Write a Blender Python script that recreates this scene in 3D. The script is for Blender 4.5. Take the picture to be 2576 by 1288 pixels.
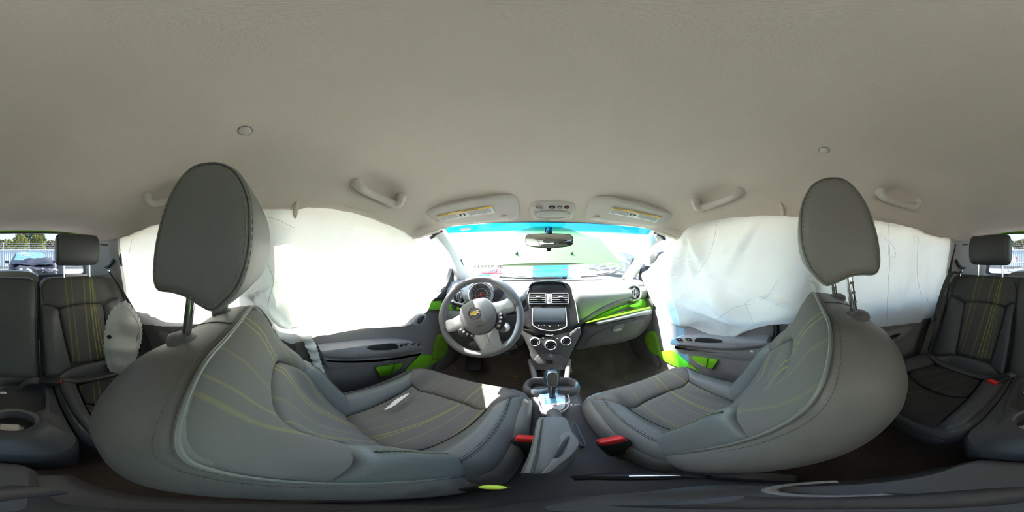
import bpy, bmesh, math, random
from mathutils import Vector, Matrix, noise

random.seed(7)
for o in list(bpy.data.objects):
    bpy.data.objects.remove(o, do_unlink=True)
SC = bpy.context.scene
COL = SC.collection
PI = math.pi
R = math.radians

# ------------------------------------------------------------------ camera, light, exposure
# metres; the camera is the origin, x to the passenger side, y to the bonnet, z up; the ground lies at z = -1.25
YAW = 10.2
cam_d = bpy.data.cameras.new('camera')
cam_d.type = 'PANO'
cam_d.clip_start = 0.003
cam_d.clip_end = 500
for holder in (cam_d, getattr(cam_d, 'cycles', None)):
    try:
        holder.panorama_type = 'EQUIRECTANGULAR'
        holder.latitude_min, holder.latitude_max = -PI / 2, PI / 2
        holder.longitude_min, holder.longitude_max = -PI, PI
    except Exception:
        pass
cam = bpy.data.objects.new('camera', cam_d)
cam.rotation_euler = (PI / 2, 0, R(YAW))
COL.objects.link(cam)
SC.camera = cam

SUN_AZ, SUN_EL = -68.0, 57.0            # azimuth from straight ahead (minus: driver side), elevation
world = bpy.data.worlds.new('sky')
SC.world = world
world.use_nodes = True
wn = world.node_tree.nodes
wl = world.node_tree.links
wn.clear()
w_out = wn.new('ShaderNodeOutputWorld')
w_bg = wn.new('ShaderNodeBackground')
w_sky = wn.new('ShaderNodeTexSky')
w_sky.sky_type = 'NISHITA'
w_sky.sun_disc = False
w_sky.sun_elevation = R(SUN_EL)
w_sky.sun_rotation = R(SUN_AZ)
w_sky.air_density = 1.3
w_sky.dust_density = 2.5
w_sky.ozone_density = 1.0
w_bg.inputs['Strength'].default_value = 0.27
wl.new(w_sky.outputs[0], w_bg.inputs['Color'])
wl.new(w_bg.outputs[0], w_out.inputs['Surface'])

sun_d = bpy.data.lights.new('sun', 'SUN')
sun_d.energy = 7.5
sun_d.angle = R(0.6)
sun_d.color = (1.0, 0.95, 0.88)
sun = bpy.data.objects.new('sun', sun_d)
sdir = Vector((math.sin(R(SUN_AZ)) * math.cos(R(SUN_EL)), math.cos(R(SUN_AZ)) * math.cos(R(SUN_EL)), math.sin(R(SUN_EL))))
sun.rotation_euler = sdir.to_track_quat('Z', 'Y').to_euler()
sun.location = sdir * 30
COL.objects.link(sun)

SC.view_settings.view_transform = 'Standard'
SC.view_settings.look = 'None'
SC.view_settings.gamma = 1.0
SC.view_settings.use_curve_mapping = False
SC.view_settings.exposure = 2.2
SC.cycles.use_denoising = True
SC.cycles.max_bounces = 7
SC.cycles.diffuse_bounces = 5
SC.cycles.glossy_bounces = 3
SC.cycles.transmission_bounces = 6
SC.cycles.use_adaptive_sampling = True
SC.cycles.adaptive_threshold = 0.15
SC.cycles.transparent_max_bounces = 10
SC.cycles.sample_clamp_indirect = 6.0
SC.cycles.caustics_reflective = False
SC.cycles.caustics_refractive = False

# ------------------------------------------------------------------ helpers
W0 = {}


def ray(px, py):
    a = R((px / 2576 - .5) * 360 - YAW)
    e = R(90 - py / 1288 * 180)
    return Vector((math.sin(a) * math.cos(e), math.cos(a) * math.cos(e), math.sin(e)))


def on_x(px, py, X):
    d = ray(px, py)
    return d * (X / d.x)


def on_y(px, py, Y):
    d = ray(px, py)
    return d * (Y / d.y)


def on_z(px, py, Z):
    d = ray(px, py)
    return d * (Z / d.z)


class Plane:
    def __init__(s, p, n):
        s.p = Vector(p)
        s.n = Vector(n).normalized()

    def at(s, px, py, off=0.0):
        d = ray(px, py)
        p = s.p + s.n * off
        return d * (p.dot(s.n) / d.dot(s.n))

    def many(s, pts, off=0.0):
        return [s.at(a, b, off) for a, b in pts]


def prop(o, label=None, cat=None, group=None, kind=None):
    if label:
        o['label'] = label
    if cat:
        o['category'] = cat
    if group:
        o['group'] = group
    if kind:
        o['kind'] = kind
    return o


def thing(name, label=None, cat=None, loc=(0, 0, 0), group=None, kind=None):
    o = bpy.data.objects.new(name, None)
    o.empty_display_size = .05
    COL.objects.link(o)
    o.location = loc
    W0[o.name] = Vector(loc)
    return prop(o, label, cat, group, kind)


def obj(name, vf, mat, parent=None, smooth=True, angle=42, label=None, kind=None, uv=None, cat=None, group=None):
    V, F = vf[0], vf[1]
    if len(vf) > 2 and uv is None:
        uv = vf[2]
    V = [Vector(v) for v in V]
    lo = Vector([min(v[i] for v in V) for i in range(3)])
    hi = Vector([max(v[i] for v in V) for i in range(3)])
    c = (lo + hi) / 2
    if parent is None:
        c.z = lo.z
    me = bpy.data.meshes.new(name)
    me.from_pydata([tuple(v - c) for v in V], [], [tuple(f) for f in F])
    if uv is not None:
        lay = me.uv_layers.new(name='UVMap')
        for l in me.loops:
            lay.data[l.index].uv = uv[l.vertex_index]
    bm = bmesh.new()
    bm.from_mesh(me)
    if smooth != 'keep':
        bmesh.ops.recalc_face_normals(bm, faces=bm.faces)
    bm.to_mesh(me)
    bm.free()
    if smooth:
        me.shade_smooth()
        me.set_sharp_from_angle(angle=R(angle))
    me.materials.append(mat)
    o = bpy.data.objects.new(name, me)
    COL.objects.link(o)
    W0[o.name] = c
    if parent is not None:
        o.parent = parent
        o.location = c - W0[parent.name]
    else:
        o.location = c
    return prop(o, label, cat, group, kind)


def join(*vfs):
    V, F = [], []
    for vf in vfs:
        k = len(V)
        V += [Vector(v) for v in vf[0]]
        F += [tuple(i + k for i in f) for f in vf[1]]
    return V, F


def sm(a, b, x):
    if a == b:
        return 1.0 if x >= a else 0.0
    t = max(0.0, min(1.0, (x - a) / (b - a)))
    return t * t * (3 - 2 * t)


def lerp(a, b, t):
    return a + (b - a) * t


def interp(x, tab):
    """piecewise smooth (monotone-ish) table lookup"""
    if x <= tab[0][0]:
        return tab[0][1]
    if x >= tab[-1][0]:
        return tab[-1][1]
    for i in range(len(tab) - 1):
        if tab[i][0] <= x <= tab[i + 1][0]:
            x0, y0 = tab[i]
            x1, y1 = tab[i + 1]
            xm, ym = tab[i - 1] if i > 0 else (2 * x0 - x1, 2 * y0 - y1)
            xp, yp = tab[i + 2] if i + 2 < len(tab) else (2 * x1 - x0, 2 * y1 - y0)
            h = x1 - x0
            m0 = (y1 - ym) / (x1 - xm) * h
            m1 = (yp - y0) / (xp - x0) * h
            t = (x - x0) / h
            return (2 * t ** 3 - 3 * t * t + 1) * y0 + (t ** 3 - 2 * t * t + t) * m0 + (-2 * t ** 3 + 3 * t * t) * y1 + (t ** 3 - t * t) * m1


def path(pts, n, closed=False):
    """Catmull-Rom through pts, n points evenly by length"""
    P = [Vector(p) for p in pts]
    m = len(P)
    dense = []
    segs = m if closed else m - 1
    for i in range(segs):
        if closed:
            a, b, c, d = P[i - 1], P[i], P[(i + 1) % m], P[(i + 2) % m]
        else:
            b, c = P[i], P[i + 1]
            a = P[i - 1] if i > 0 else b * 2 - c
            d = P[i + 2] if i + 2 < m else c * 2 - b
        for k in range(12):
            t = k / 12
            dense.append(.5 * ((2 * b) + (c - a) * t + (2 * a - 5 * b + 4 * c - d) * t * t + (3 * b - a - 3 * c + d) * t ** 3))
    dense.append(P[0].copy() if closed else P[-1].copy())
    L = [0]
    for i in range(1, len(dense)):
        L.append(L[-1] + (dense[i] - dense[i - 1]).length)
    out = []
    k = 0
    cnt = n if closed else n - 1
    for j in range(n):
        s = L[-1] * j / cnt
        while k < len(L) - 2 and L[k + 1] < s:
            k += 1
        seg = L[k + 1] - L[k]
        out.append(dense[k].lerp(dense[k + 1], (s - L[k]) / seg if seg > 1e-12 else 0))
    return out


def poly(pts, n, closed=False):
    """straight polyline resampled, corners kept only roughly"""
    P = [Vector(p) for p in pts]
    if closed:
        P.append(P[0].copy())
    L = [0]
    for i in range(1, len(P)):
        L.append(L[-1] + (P[i] - P[i - 1]).length)
    out = []
    k = 0
    cnt = n if closed else n - 1
    for j in range(n):
        s = L[-1] * j / cnt
        while k < len(L) - 2 and L[k + 1] < s:
            k += 1
        seg = L[k + 1] - L[k]
        out.append(P[k].lerp(P[k + 1], (s - L[k]) / seg if seg > 1e-12 else 0))
    return out


def loft(rings, closed=True, cap0=True, cap1=True):
    V, F = [], []
    n = len(rings[0])
    for r in rings:
        V += [Vector(p) for p in r]
    for i in range(len(rings) - 1):
        for j in range(n if closed else n - 1):
            a = i * n + j
            b = i * n + (j + 1) % n
            F.append((a, b, b + n, a + n))
    if closed and cap0:
        F.append(tuple(range(n - 1, -1, -1)))
    if closed and cap1:
        F.append(tuple(range((len(rings) - 1) * n, len(rings) * n)))
    return V, F


def tube(pts, r, n=8, closed=False, squash=None):
    P = [Vector(p) for p in pts]
    m = len(P)
    rad = r if isinstance(r, (list, tuple)) else [r] * m
    T = []
    for i in range(m):
        a = P[i - 1] if (i > 0 or closed) else P[i]
        b = P[(i + 1) % m] if (i < m - 1 or closed) else P[i]
        t = b - a
        T.append(t.normalized() if t.length > 1e-9 else Vector((0, 0, 1)))
    u = T[0].orthogonal().normalized()
    if squash:
        u = (Vector(squash[0]) - T[0] * T[0].dot(Vector(squash[0]))).normalized()
    rings = []
    for i in range(m):
        u = (u - T[i] * u.dot(T[i])).normalized()
        v = T[i].cross(u)
        k = squash[1] if squash else 1.0
        rings.append([P[i] + (u * math.cos(2 * PI * j / n) * k + v * math.sin(2 * PI * j / n)) * rad[i] for j in range(n)])
    if closed:
        rings.append(rings[0])
        V, F = loft(rings[:-1], True, False, False)
        k = (m - 1) * n
        best = min(range(n), key=lambda s: (rings[m - 1][0] - rings[0][s]).length)
        for j in range(n):
            F.append((k + j, k + (j + 1) % n, (j + 1 + best) % n, (j + best) % n))
        return V, F
    return loft(rings)


def lathe(prof, c, axis=(0, 0, 1), n=32, ref=None, cap0=True, cap1=True):
    """prof: [(radius, height along axis)]"""
    A = Vector(axis).normalized()
    u = A.orthogonal().normalized() if ref is None else (Vector(ref) - A * A.dot(Vector(ref))).normalized()
    v = A.cross(u)
    c = Vector(c)
    return loft([[c + A * h + (u * math.cos(2 * PI * j / n) + v * math.sin(2 * PI * j / n)) * max(r, 1e-5) for j in range(n)] for r, h in prof], True, cap0, cap1)


def box(c, size, rot=None, bev=.002, seg=2):
    bm = bmesh.new()
    bmesh.ops.create_cube(bm, size=1)
    for v in bm.verts:
        v.co = Vector((v.co.x * size[0], v.co.y * size[1], v.co.z * size[2]))
    if bev > 0:
        bmesh.ops.bevel(bm, geom=bm.edges[:], offset=min(bev, min(size) * .45), segments=seg, affect='EDGES', profile=.5)
    M = rot if rot is not None else Matrix.Identity(3)
    V = [M @ v.co + Vector(c) for v in bm.verts]
    bm.verts.index_update()
    F = [tuple(v.index for v in f.verts) for f in bm.faces]
    bm.free()
    return V, F


def inset(loop, d):
    """shrink a roughly planar loop by about d towards its centre line"""
    n = len(loop)
    c = sum((Vector(p) for p in loop), Vector()) / n
    nor = Vector()
    for i in range(n):
        nor += (Vector(loop[i]) - c).cross(Vector(loop[(i + 1) % n]) - c)
    nor.normalize()
    out = []
    for i in range(n):
        t = (Vector(loop[(i + 1) % n]) - Vector(loop[i - 1]))
        t = t.normalized() if t.length > 1e-9 else Vector((1, 0, 0))
        out.append(Vector(loop[i]) + nor.cross(t) * d)
    return out


def plate(loop, n, thick, bev=.003, dome=0.0):
    """solid slab: loop is the front outline, n the outward direction, rounded front edge; dome raises the middle"""
    n = Vector(n).normalized()
    L = [Vector(p) for p in loop]
    c = sum(L, Vector()) / len(L)
    rings = [[p - n * thick for p in L], [p - n * bev for p in L], [p - n * bev * .3 for p in inset(L, bev * .3)], inset(L, bev)]
    if dome:
        base = inset(L, bev)
        for k in (.85, .6, .3):
            rings.append([c + (p - c) * k + n * dome * (1 - k * k) for p in base])
    return loft(rings)


def rrect(hw, v0, v1, r0, r1, n=10):
    """rounded rectangle loop in (u,v): r0 bottom corner radius, r1 top"""
    out = []
    for cx, cy, r, a0 in ((hw - r0, v0 + r0, r0, -90), (hw - r1, v1 - r1, r1, 0), (-hw + r1, v1 - r1, r1, 90), (-hw + r0, v0 + r0, r0, 180)):
        for k in range(n):
            a = R(a0 + 90 * k / (n - 1))
            out.append((cx + r * math.cos(a), cy + r * math.sin(a)))
    return out


def quad(S, bot, top, ns=28, nt=20, puff=.008, sig=.012, sink=.004, sides=None, free=()):
    """cushioned panel on the surface S(u,v,h): rows run from curve bot to curve top"""
    B = path([Vector((a, b, 0)) for a, b in bot], ns)
    T = path([Vector((a, b, 0)) for a, b in top], ns)
    G = [[B[i].lerp(T[i], j / (nt - 1)) for i in range(ns)] for j in range(nt)]
    wid = [sum((G[j][i + 1] - G[j][i]).length for i in range(ns - 1)) for j in range(nt)]
    hei = [sum((G[j + 1][i] - G[j][i]).length for j in range(nt - 1)) for i in range(ns)]
    V, UV, F = [], [], []
    for j in range(nt):
        s = 0
        for i in range(ns):
            if i:
                s += (G[j][i] - G[j][i - 1]).length
            ds = []
            if 'l' not in free:
                ds.append(s)
            if 'r' not in free:
                ds.append(wid[j] - s)
            if 'b' not in free:
                ds.append(hei[i] * j / (nt - 1))
            if 't' not in free:
                ds.append(hei[i] * (1 - j / (nt - 1)))
            d = max(0, min(ds)) if ds else 1
            h = (puff + sink) * (1 - math.exp(-d / sig)) - sink
            g = G[j][i]
            V.append(S(g.x, g.y, h))
            UV.append((g.x, g.y))
    for j in range(nt - 1):
        for i in range(ns - 1):
            a = j * ns + i
            F.append((a, a + 1, a + 1 + ns, a + ns))
    # a skirt turned in under the panel so that it is not an open sheet
    loop = [i for i in range(ns)] + [j * ns + ns - 1 for j in range(1, nt)] + [(nt - 1) * ns + i for i in range(ns - 2, -1, -1)] + [j * ns for j in range(nt - 2, 0, -1)]
    k = len(V)
    for q in loop:
        u, v = UV[q]
        V.append(S(u, v, -.016))
        UV.append((u, v))
    m = len(loop)
    for q in range(m):
        F.append((loop[q], k + q, k + (q + 1) % m, loop[(q + 1) % m]))
    return V, F, UV


def stitches(pts, gap=.009, ln=.006, r=.0009):
    P = [Vector(p) for p in pts]
    tot = sum((P[i + 1] - P[i]).length for i in range(len(P) - 1))
    n = max(2, int(tot / gap))
    Q = poly(P, n * 3 + 1)
    parts = []
    for i in range(n):
        a, b = Q[i * 3], Q[i * 3 + 2]
        d = (b - a)
        if d.length < 1e-6:
            continue
        a2 = (a + b) / 2 - d.normalized() * ln / 2
        b2 = (a + b) / 2 + d.normalized() * ln / 2
        parts.append(tube([a2, b2], r, 5))
    return join(*parts)


def text_mesh(s, size, origin, right, up, depth=.0003, align='CENTER', bold=False):
    cu = bpy.data.curves.new('txt', 'FONT')
    cu.body = s
    cu.size = size
    cu.align_x = align
    cu.align_y = 'CENTER'
    cu.extrude = depth
    cu.resolution_u = 3
    if bold:
        cu.offset = size * .015
    o = bpy.data.objects.new('txt', cu)
    COL.objects.link(o)
    dg = bpy.context.evaluated_depsgraph_get()
    me = bpy.data.meshes.new_from_object(o.evaluated_get(dg))
    r = Vector(right).normalized()
    u = Vector(up)
    u = (u - r * u.dot(r)).normalized()
    nn = r.cross(u)
    V = [Vector(origin) + r * v.co.x + u * v.co.y + nn * v.co.z for v in me.vertices]
    F = [tuple(p.vertices) for p in me.polygons]
    bpy.data.objects.remove(o, do_unlink=True)
    bpy.data.curves.remove(cu)
    bpy.data.meshes.remove(me)
    return V, F


# ------------------------------------------------------------------ materials
def lin(r, g, b):
    f = lambda c: c / 12.92 if c <= .04045 else ((c + .055) / 1.055) ** 2.4
    return (f(r / 255), f(g / 255), f(b / 255), 1)


def pbr(name, col, rough=.5, metal=0.0, bump=0.0, bscale=200, var=0.0, vscale=8, spec=.5, coat=0.0, kind='noise', col2=None, trans=None):
    m = bpy.data.materials.new(name)
    m.use_nodes = True
    nt = m.node_tree
    b = nt.nodes['Principled BSDF']
    b.inputs['Base Color'].default_value = col
    b.inputs['Roughness'].default_value = rough
    b.inputs['Metallic'].default_value = metal
    b.inputs['Specular IOR Level'].default_value = spec
    b.inputs['Coat Weight'].default_value = coat
    tc = nt.nodes.new('ShaderNodeTexCoord')
    if var > 0:
        n = nt.nodes.new('ShaderNodeTexNoise')
        n.inputs['Scale'].default_value = vscale
        n.inputs['Detail'].default_value = 6
        nt.links.new(tc.outputs['Object'], n.inputs['Vector'])
        r = nt.nodes.new('ShaderNodeValToRGB')
        r.color_ramp.elements[0].position = .3
        r.color_ramp.elements[1].position = .7
        c2 = col2 if col2 else tuple(min(1, c * (1 + var)) for c in col[:3]) + (1,)
        c1 = col if col2 else tuple(c * (1 - var) for c in col[:3]) + (1,)
        r.color_ramp.elements[0].color = c1
        r.color_ramp.elements[1].color = c2
        nt.links.new(n.outputs['Fac'], r.inputs['Fac'])
        nt.links.new(r.outputs['Color'], b.inputs['Base Color'])
    if bump > 0:
        if kind == 'voronoi':
            t = nt.nodes.new('ShaderNodeTexVoronoi')
            t.inputs['Scale'].default_value = bscale
            o = t.outputs['Distance']
        else:
            t = nt.nodes.new('ShaderNodeTexNoise')
            t.inputs['Scale'].default_value = bscale
            t.inputs['Detail'].default_value = 3
            o = t.outputs['Fac']
        nt.links.new(tc.outputs['Object'], t.inputs['Vector'])
        bp = nt.nodes.new('ShaderNodeBump')
        bp.inputs['Strength'].default_value = bump
        bp.inputs['Distance'].default_value = .002
        nt.links.new(o, bp.inputs['Height'])
        nt.links.new(bp.outputs['Normal'], b.inputs['Normal'])
    return m


def striped(name, base, stripe, curves, rough=.85):
    """cloth with printed stripes; curves: (a, b, c, half width, strength): stripe centre u = a + b v + c v^2 in seat coordinates"""
    m = pbr(name, base, rough, bump=.35, bscale=900, spec=.25)
    nt = m.node_tree
    b = nt.nodes['Principled BSDF']
    uv = nt.nodes.new('ShaderNodeUVMap')
    sx = nt.nodes.new('ShaderNodeSeparateXYZ')
    nt.links.new(uv.outputs[0], sx.inputs[0])

    def mth(op, a, c=None, d=None):
        n = nt.nodes.new('ShaderNodeMath')
        n.operation = op
        for i, q in enumerate((a, c, d)):
            if q is None:
                continue
            if isinstance(q, (int, float)):
                n.inputs[i].default_value = q
            else:
                nt.links.new(q, n.inputs[i])
        return n.outputs[0]
    u, v = sx.outputs[0], sx.outputs[1]
    v2 = mth('MULTIPLY', v, v)
    tot = None
    for a, b1, c1, w, s in curves:
        ctr = mth('ADD', mth('MULTIPLY_ADD', v, b1, a), mth('MULTIPLY', v2, c1))
        d = mth('ABSOLUTE', mth('SUBTRACT', u, ctr))
        mr = nt.nodes.new('ShaderNodeMapRange')
        mr.interpolation_type = 'SMOOTHSTEP'
        nt.links.new(d, mr.inputs['Value'])
        mr.inputs['From Min'].default_value = w * .7
        mr.inputs['From Max'].default_value = w * 1.3
        mr.inputs['To Min'].default_value = s
        mr.inputs['To Max'].default_value = 0
        o = mr.outputs[0]
        tot = o if tot is None else mth('MAXIMUM', tot, o)
    mx = nt.nodes.new('ShaderNodeMix')
    mx.data_type = 'RGBA'
    nt.links.new(tot, mx.inputs[0])
    mx.inputs[6].default_value = base
    mx.inputs[7].default_value = stripe
    nt.links.new(mx.outputs[2], b.inputs['Base Color'])
    return m


def glass(name, tint, gloss=.06):
    m = bpy.data.materials.new(name)
    m.use_nodes = True
    nt = m.node_tree
    nt.nodes.clear()
    o = nt.nodes.new('ShaderNodeOutputMaterial')
    t = nt.nodes.new('ShaderNodeBsdfTransparent')
    t.inputs[0].default_value = tint
    g = nt.nodes.new('ShaderNodeBsdfGlossy')
    g.inputs['Roughness'].default_value = .02
    mx = nt.nodes.new('ShaderNodeMixShader')
    mx.inputs[0].default_value = gloss
    nt.links.new(t.outputs[0], mx.inputs[1])
    nt.links.new(g.outputs[0], mx.inputs[2])
    nt.links.new(mx.outputs[0], o.inputs[0])
    return m, nt, t


M = {}
M['liner'] = pbr('headliner_cloth', lin(214, 203, 192), .95, bump=.25, bscale=500, var=.03, vscale=5, spec=.1)
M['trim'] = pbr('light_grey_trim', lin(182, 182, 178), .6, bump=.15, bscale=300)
M['visor'] = pbr('visor_grey', lin(206, 199, 192), .75, bump=.2, bscale=400, spec=.2)
M['handle'] = pbr('handle_plastic', lin(208, 201, 192), .45)
M['leather'] = pbr('seat_leather', lin(116, 115, 112), .45, bump=.10, bscale=420, kind='voronoi', spec=.45, var=.05, vscale=4)
M['leather_b'] = pbr('seat_leather_blue_grey', lin(108, 112, 112), .43, bump=.10, bscale=420, kind='voronoi', spec=.45, var=.05, vscale=4)
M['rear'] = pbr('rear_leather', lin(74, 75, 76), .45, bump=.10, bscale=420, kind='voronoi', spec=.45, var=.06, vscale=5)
M['piping'] = pbr('piping_vinyl', lin(120, 122, 118), .4)
M['thread'] = pbr('thread_green', lin(142, 140, 98), .8)
M['thread_d'] = pbr('thread_dark', lin(60, 62, 62), .8)
M['plastic'] = pbr('charcoal_plastic', lin(98, 96, 97), .5, bump=.2, bscale=600, var=.04, vscale=10)
M['plastic2'] = pbr('mid_charcoal_plastic', lin(112, 112, 114), .5, bump=.2, bscale=600)
M['door'] = pbr('lit_door_plastic', lin(128, 125, 127), .5, bump=.2, bscale=600, var=.03, vscale=10)  # charcoal dash plastic made lighter, light on the doors put into its colour
M['door_arm_lit'] = pbr('lit_door_arm_plastic', lin(142, 141, 145), .5, bump=.2, bscale=600)  # lighter still for the arm rests, again light mixed into the colour
M['dashpad'] = pbr('grey_dash_pad', lin(140, 142, 142), .5, bump=.35, bscale=700, var=.04, vscale=6)
M['silver'] = pbr('silver_paint', lin(196, 196, 198), .32, metal=.45)
M['black'] = pbr('black_plastic', lin(34, 34, 36), .45)
M['gloss'] = pbr('piano_black', lin(46, 45, 48), .18, var=.12, vscale=25, coat=.3)
M['screen'] = pbr('display_glass', lin(70, 78, 86), .12, coat=.5)
M['rubber'] = pbr('rubber', lin(44, 44, 46), .7, bump=.2, bscale=500)
M['chrome'] = pbr('chrome', lin(225, 228, 230), .12, metal=1.0)
M['green'] = pbr('lime_green_paint', lin(118, 190, 40), .28, coat=.4)
M['green_d'] = pbr('lime_green_plastic', lin(104, 150, 36), .4)
M['carpet'] = pbr('dark_carpet', lin(118, 108, 103), .98, bump=.9, bscale=700, var=.22, vscale=7, spec=.05)
M['red'] = pbr('red_button', lin(220, 44, 40), .4)
M['webbing'] = pbr('belt_webbing', lin(92, 90, 88), .8, bump=.4, bscale=800)
M['white'] = pbr('white_print', lin(235, 235, 235), .6)
M['paper'] = pbr('white_paper', lin(232, 230, 226), .8)
M['ink'] = pbr('grey_ink', lin(70, 72, 70), .8)
M['yellow'] = pbr('yellow_print', lin(238, 196, 96), .6)
M['gold'] = pbr('gold_emblem', lin(226, 184, 74), .3, metal=.6)
M['coin'] = pbr('copper_coin', lin(170, 120, 80), .4, metal=.7)
M['needle'] = pbr('red_needle', lin(230, 60, 50), .5)
M['dial'] = pbr('dial_face', lin(58, 56, 56), .5)
M['chalk'] = pbr('white_marker', lin(240, 240, 240), .8)
m_mirror = pbr('mirror_glass', lin(235, 238, 238), .02, metal=1.0)
M['mirror'] = m_mirror

# airbag cloth: white, lets light through
m = bpy.data.materials.new('airbag_cloth')
m.use_nodes = True
nt = m.node_tree
pb = nt.nodes['Principled BSDF']
pb.inputs['Base Color'].default_value = lin(226, 230, 228)
pb.inputs['Roughness'].default_value = .85
pb.inputs['Specular IOR Level'].default_value = .15
tl = nt.nodes.new('ShaderNodeBsdfTranslucent')
tl.inputs['Color'].default_value = lin(236, 232, 222)
mx = nt.nodes.new('ShaderNodeMixShader')
mx.inputs[0].default_value = .21
tc = nt.nodes.new('ShaderNodeTexCoord')
nz = nt.nodes.new('ShaderNodeTexNoise')
nz.inputs['Scale'].default_value = 8
nz.inputs['Detail'].default_value = 4
bp = nt.nodes.new('ShaderNodeBump')
bp.inputs['Strength'].default_value = .5
bp.inputs['Distance'].default_value = .02
nt.links.new(tc.outputs['Object'], nz.inputs['Vector'])
nt.links.new(nz.outputs['Fac'], bp.inputs['Height'])
nt.links.new(bp.outputs['Normal'], pb.inputs['Normal'])
nt.links.new(bp.outputs['Normal'], tl.inputs['Normal'])
nt.links.new(pb.outputs[0], mx.inputs[1])
nt.links.new(tl.outputs[0], mx.inputs[2])
nt.links.new(mx.outputs[0], nt.nodes['Material Output'].inputs[0])
M['airbag'] = m

BASE = lin(113, 111, 108)
OLIVE = lin(158, 156, 84)
M['cloth_back'] = striped('striped_cloth_backrest', BASE, OLIVE, [
    (-.050, -.02, .0, .0024, .8), (-.036, -.01, .02, .0022, .75), (-.085, -.05, -.1, .003, .2), (.010, .06, .1, .0035, .2),
    (.035, .10, .15, .0025, .3), (.065, .12, .1, .0035, .28), (-.12, -.10, -.1, .003, .15)])
M['cloth_seat'] = striped('striped_cloth_cushion', BASE, OLIVE, [
    (.015, .02, .30, .0018, .65), (.028, -.02, .30, .0016, .6), (-.02, .05, .28, .0016, .3), (.065, -.02, .2, .0018, .3),
    (-.10, .05, .15, .002, .3), (.11, .02, .05, .003, .3), (-.055, .03, .25, .0015, .2)])
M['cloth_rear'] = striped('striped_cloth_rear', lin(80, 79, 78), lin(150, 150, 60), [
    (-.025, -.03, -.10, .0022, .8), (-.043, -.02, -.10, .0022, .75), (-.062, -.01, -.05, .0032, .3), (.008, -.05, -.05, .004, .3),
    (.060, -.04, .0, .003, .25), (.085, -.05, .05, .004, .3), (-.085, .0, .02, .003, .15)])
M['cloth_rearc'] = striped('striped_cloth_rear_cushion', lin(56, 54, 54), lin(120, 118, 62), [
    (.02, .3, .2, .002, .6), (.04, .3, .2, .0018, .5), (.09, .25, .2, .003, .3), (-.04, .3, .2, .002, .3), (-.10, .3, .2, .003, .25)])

# ------------------------------------------------------------------ the car's shell (the setting)
CX = .045                       # centre line of the car
ZC = [(-1.30, .200), (-1.05, .255), (-.8, .295), (-.4, .325), (0, .330), (.25, .310), (.45, .274), (.58, .232), (.66, .195), (.72, .150)]
ZE = [(-1.30, .165), (-1.05, .110), (-.8, .105), (-.4, .140), (0, .150), (.3, .132), (.53, .082), (.62, .105), (.72, .135)]
WT = [(-1.30, .470), (-1.05, .515), (-.8, .530), (0, .540), (.3, .545), (.53, .540), (.62, .495), (.72, .460)]
GRIPS = [(-.445, .28), (.535, .28), (-.445, -.39), (.535, -.39)]


def liner_pt(q, y0):
    w = interp(y0, WT)
    n = 2.6
    x = CX + w * q
    z = interp(y0, ZE) + (interp(y0, ZC) - interp(y0, ZE)) * max(0, 1 - abs(q) ** n) ** (1 / n)
    y = y0 - .07 * q * q * sm(.35, .72, y0)
    for gx, gy in GRIPS:                                 # hollow behind each grab handle
        z += .022 * math.exp(-((y - gy) / .085) ** 4 - ((x - gx) / .055) ** 2)
    return Vector((x, y, z))


def liner_z(x, y):
    y0 = y
    for _ in range(6):
        q = max(-1, min(1, (x - CX) / interp(y0, WT)))
        y0 = y + .07 * q * q * sm(.35, .72, y0)
    return liner_pt(q, y0).z


def on_liner(px, py, off=0.0):
    d = ray(px, py)
    a, b = .05, 1.6
    for _ in range(40):
        m = (a + b) / 2
        p = d * m
        if p.z > liner_z(p.x, p.y) - off:
            b = m
        else:
            a = m
    return d * a


def liner_n(p):
    e = .006
    du = Vector((2 * e, 0, liner_z(p.x + e, p.y) - liner_z(p.x - e, p.y)))
    dv = Vector((0, 2 * e, liner_z(p.x, p.y + e) - liner_z(p.x, p.y - e)))
    return -(du.cross(dv)).normalized()


ys = [-1.30 + (2.02) * i / 70 for i in range(71)]
qs = [math.sin(PI / 2 * (-1 + 2 * j / 56)) for j in range(57)]
rows = [[liner_pt(q, y) for q in qs] for y in ys]
up = [[p + Vector((0, 0, .035)) + Vector((0, 0, .02)) * (1 - abs(q)) for p, q in zip(r, qs)] for r in rows]
n = len(qs)
V = [p for r in rows for p in r]
F = [(i * n + j, i * n + j + 1, (i + 1) * n + j + 1, (i + 1) * n + j) for i in range(len(rows) - 1) for j in range(n - 1)]
k = len(V)
V += [p for r in up for p in r]
F += [(k + i * n + j, k + (i + 1) * n + j, k + (i + 1) * n + j + 1, k + i * n + j + 1) for i in range(len(rows) - 1) for j in range(n - 1)]
m_ = len(rows)
for i in range(m_ - 1):
    F.append((i * n, (i + 1) * n, k + (i + 1) * n, k + i * n))
    F.append((i * n + n - 1, k + i * n + n - 1, k + (i + 1) * n + n - 1, (i + 1) * n + n - 1))
for j in range(n - 1):
    F.append((j, k + j, k + j + 1, j + 1))
    F.append(((m_ - 1) * n + j, (m_ - 1) * n + j + 1, k + (m_ - 1) * n + j + 1, k + (m_ - 1) * n + j))
ceiling = obj('ceiling', (V, F), M['liner'], kind='structure', label='beige grey cloth headliner arching over the whole cabin')

# roof rails outboard of the headliner edge
for s, nm in ((-1, 'trim_9'), (1, 'trim_10')):
    P = [Vector((CX + s * (interp(y, WT) + .036), y - .07 * sm(.35, .72, y), interp(y, ZE) + .022)) for y in [-1.30 + 1.98 * k / 40 for k in range(41)]]
    obj(nm, tube(P, .038, 10), M['liner'], kind='structure')

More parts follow.
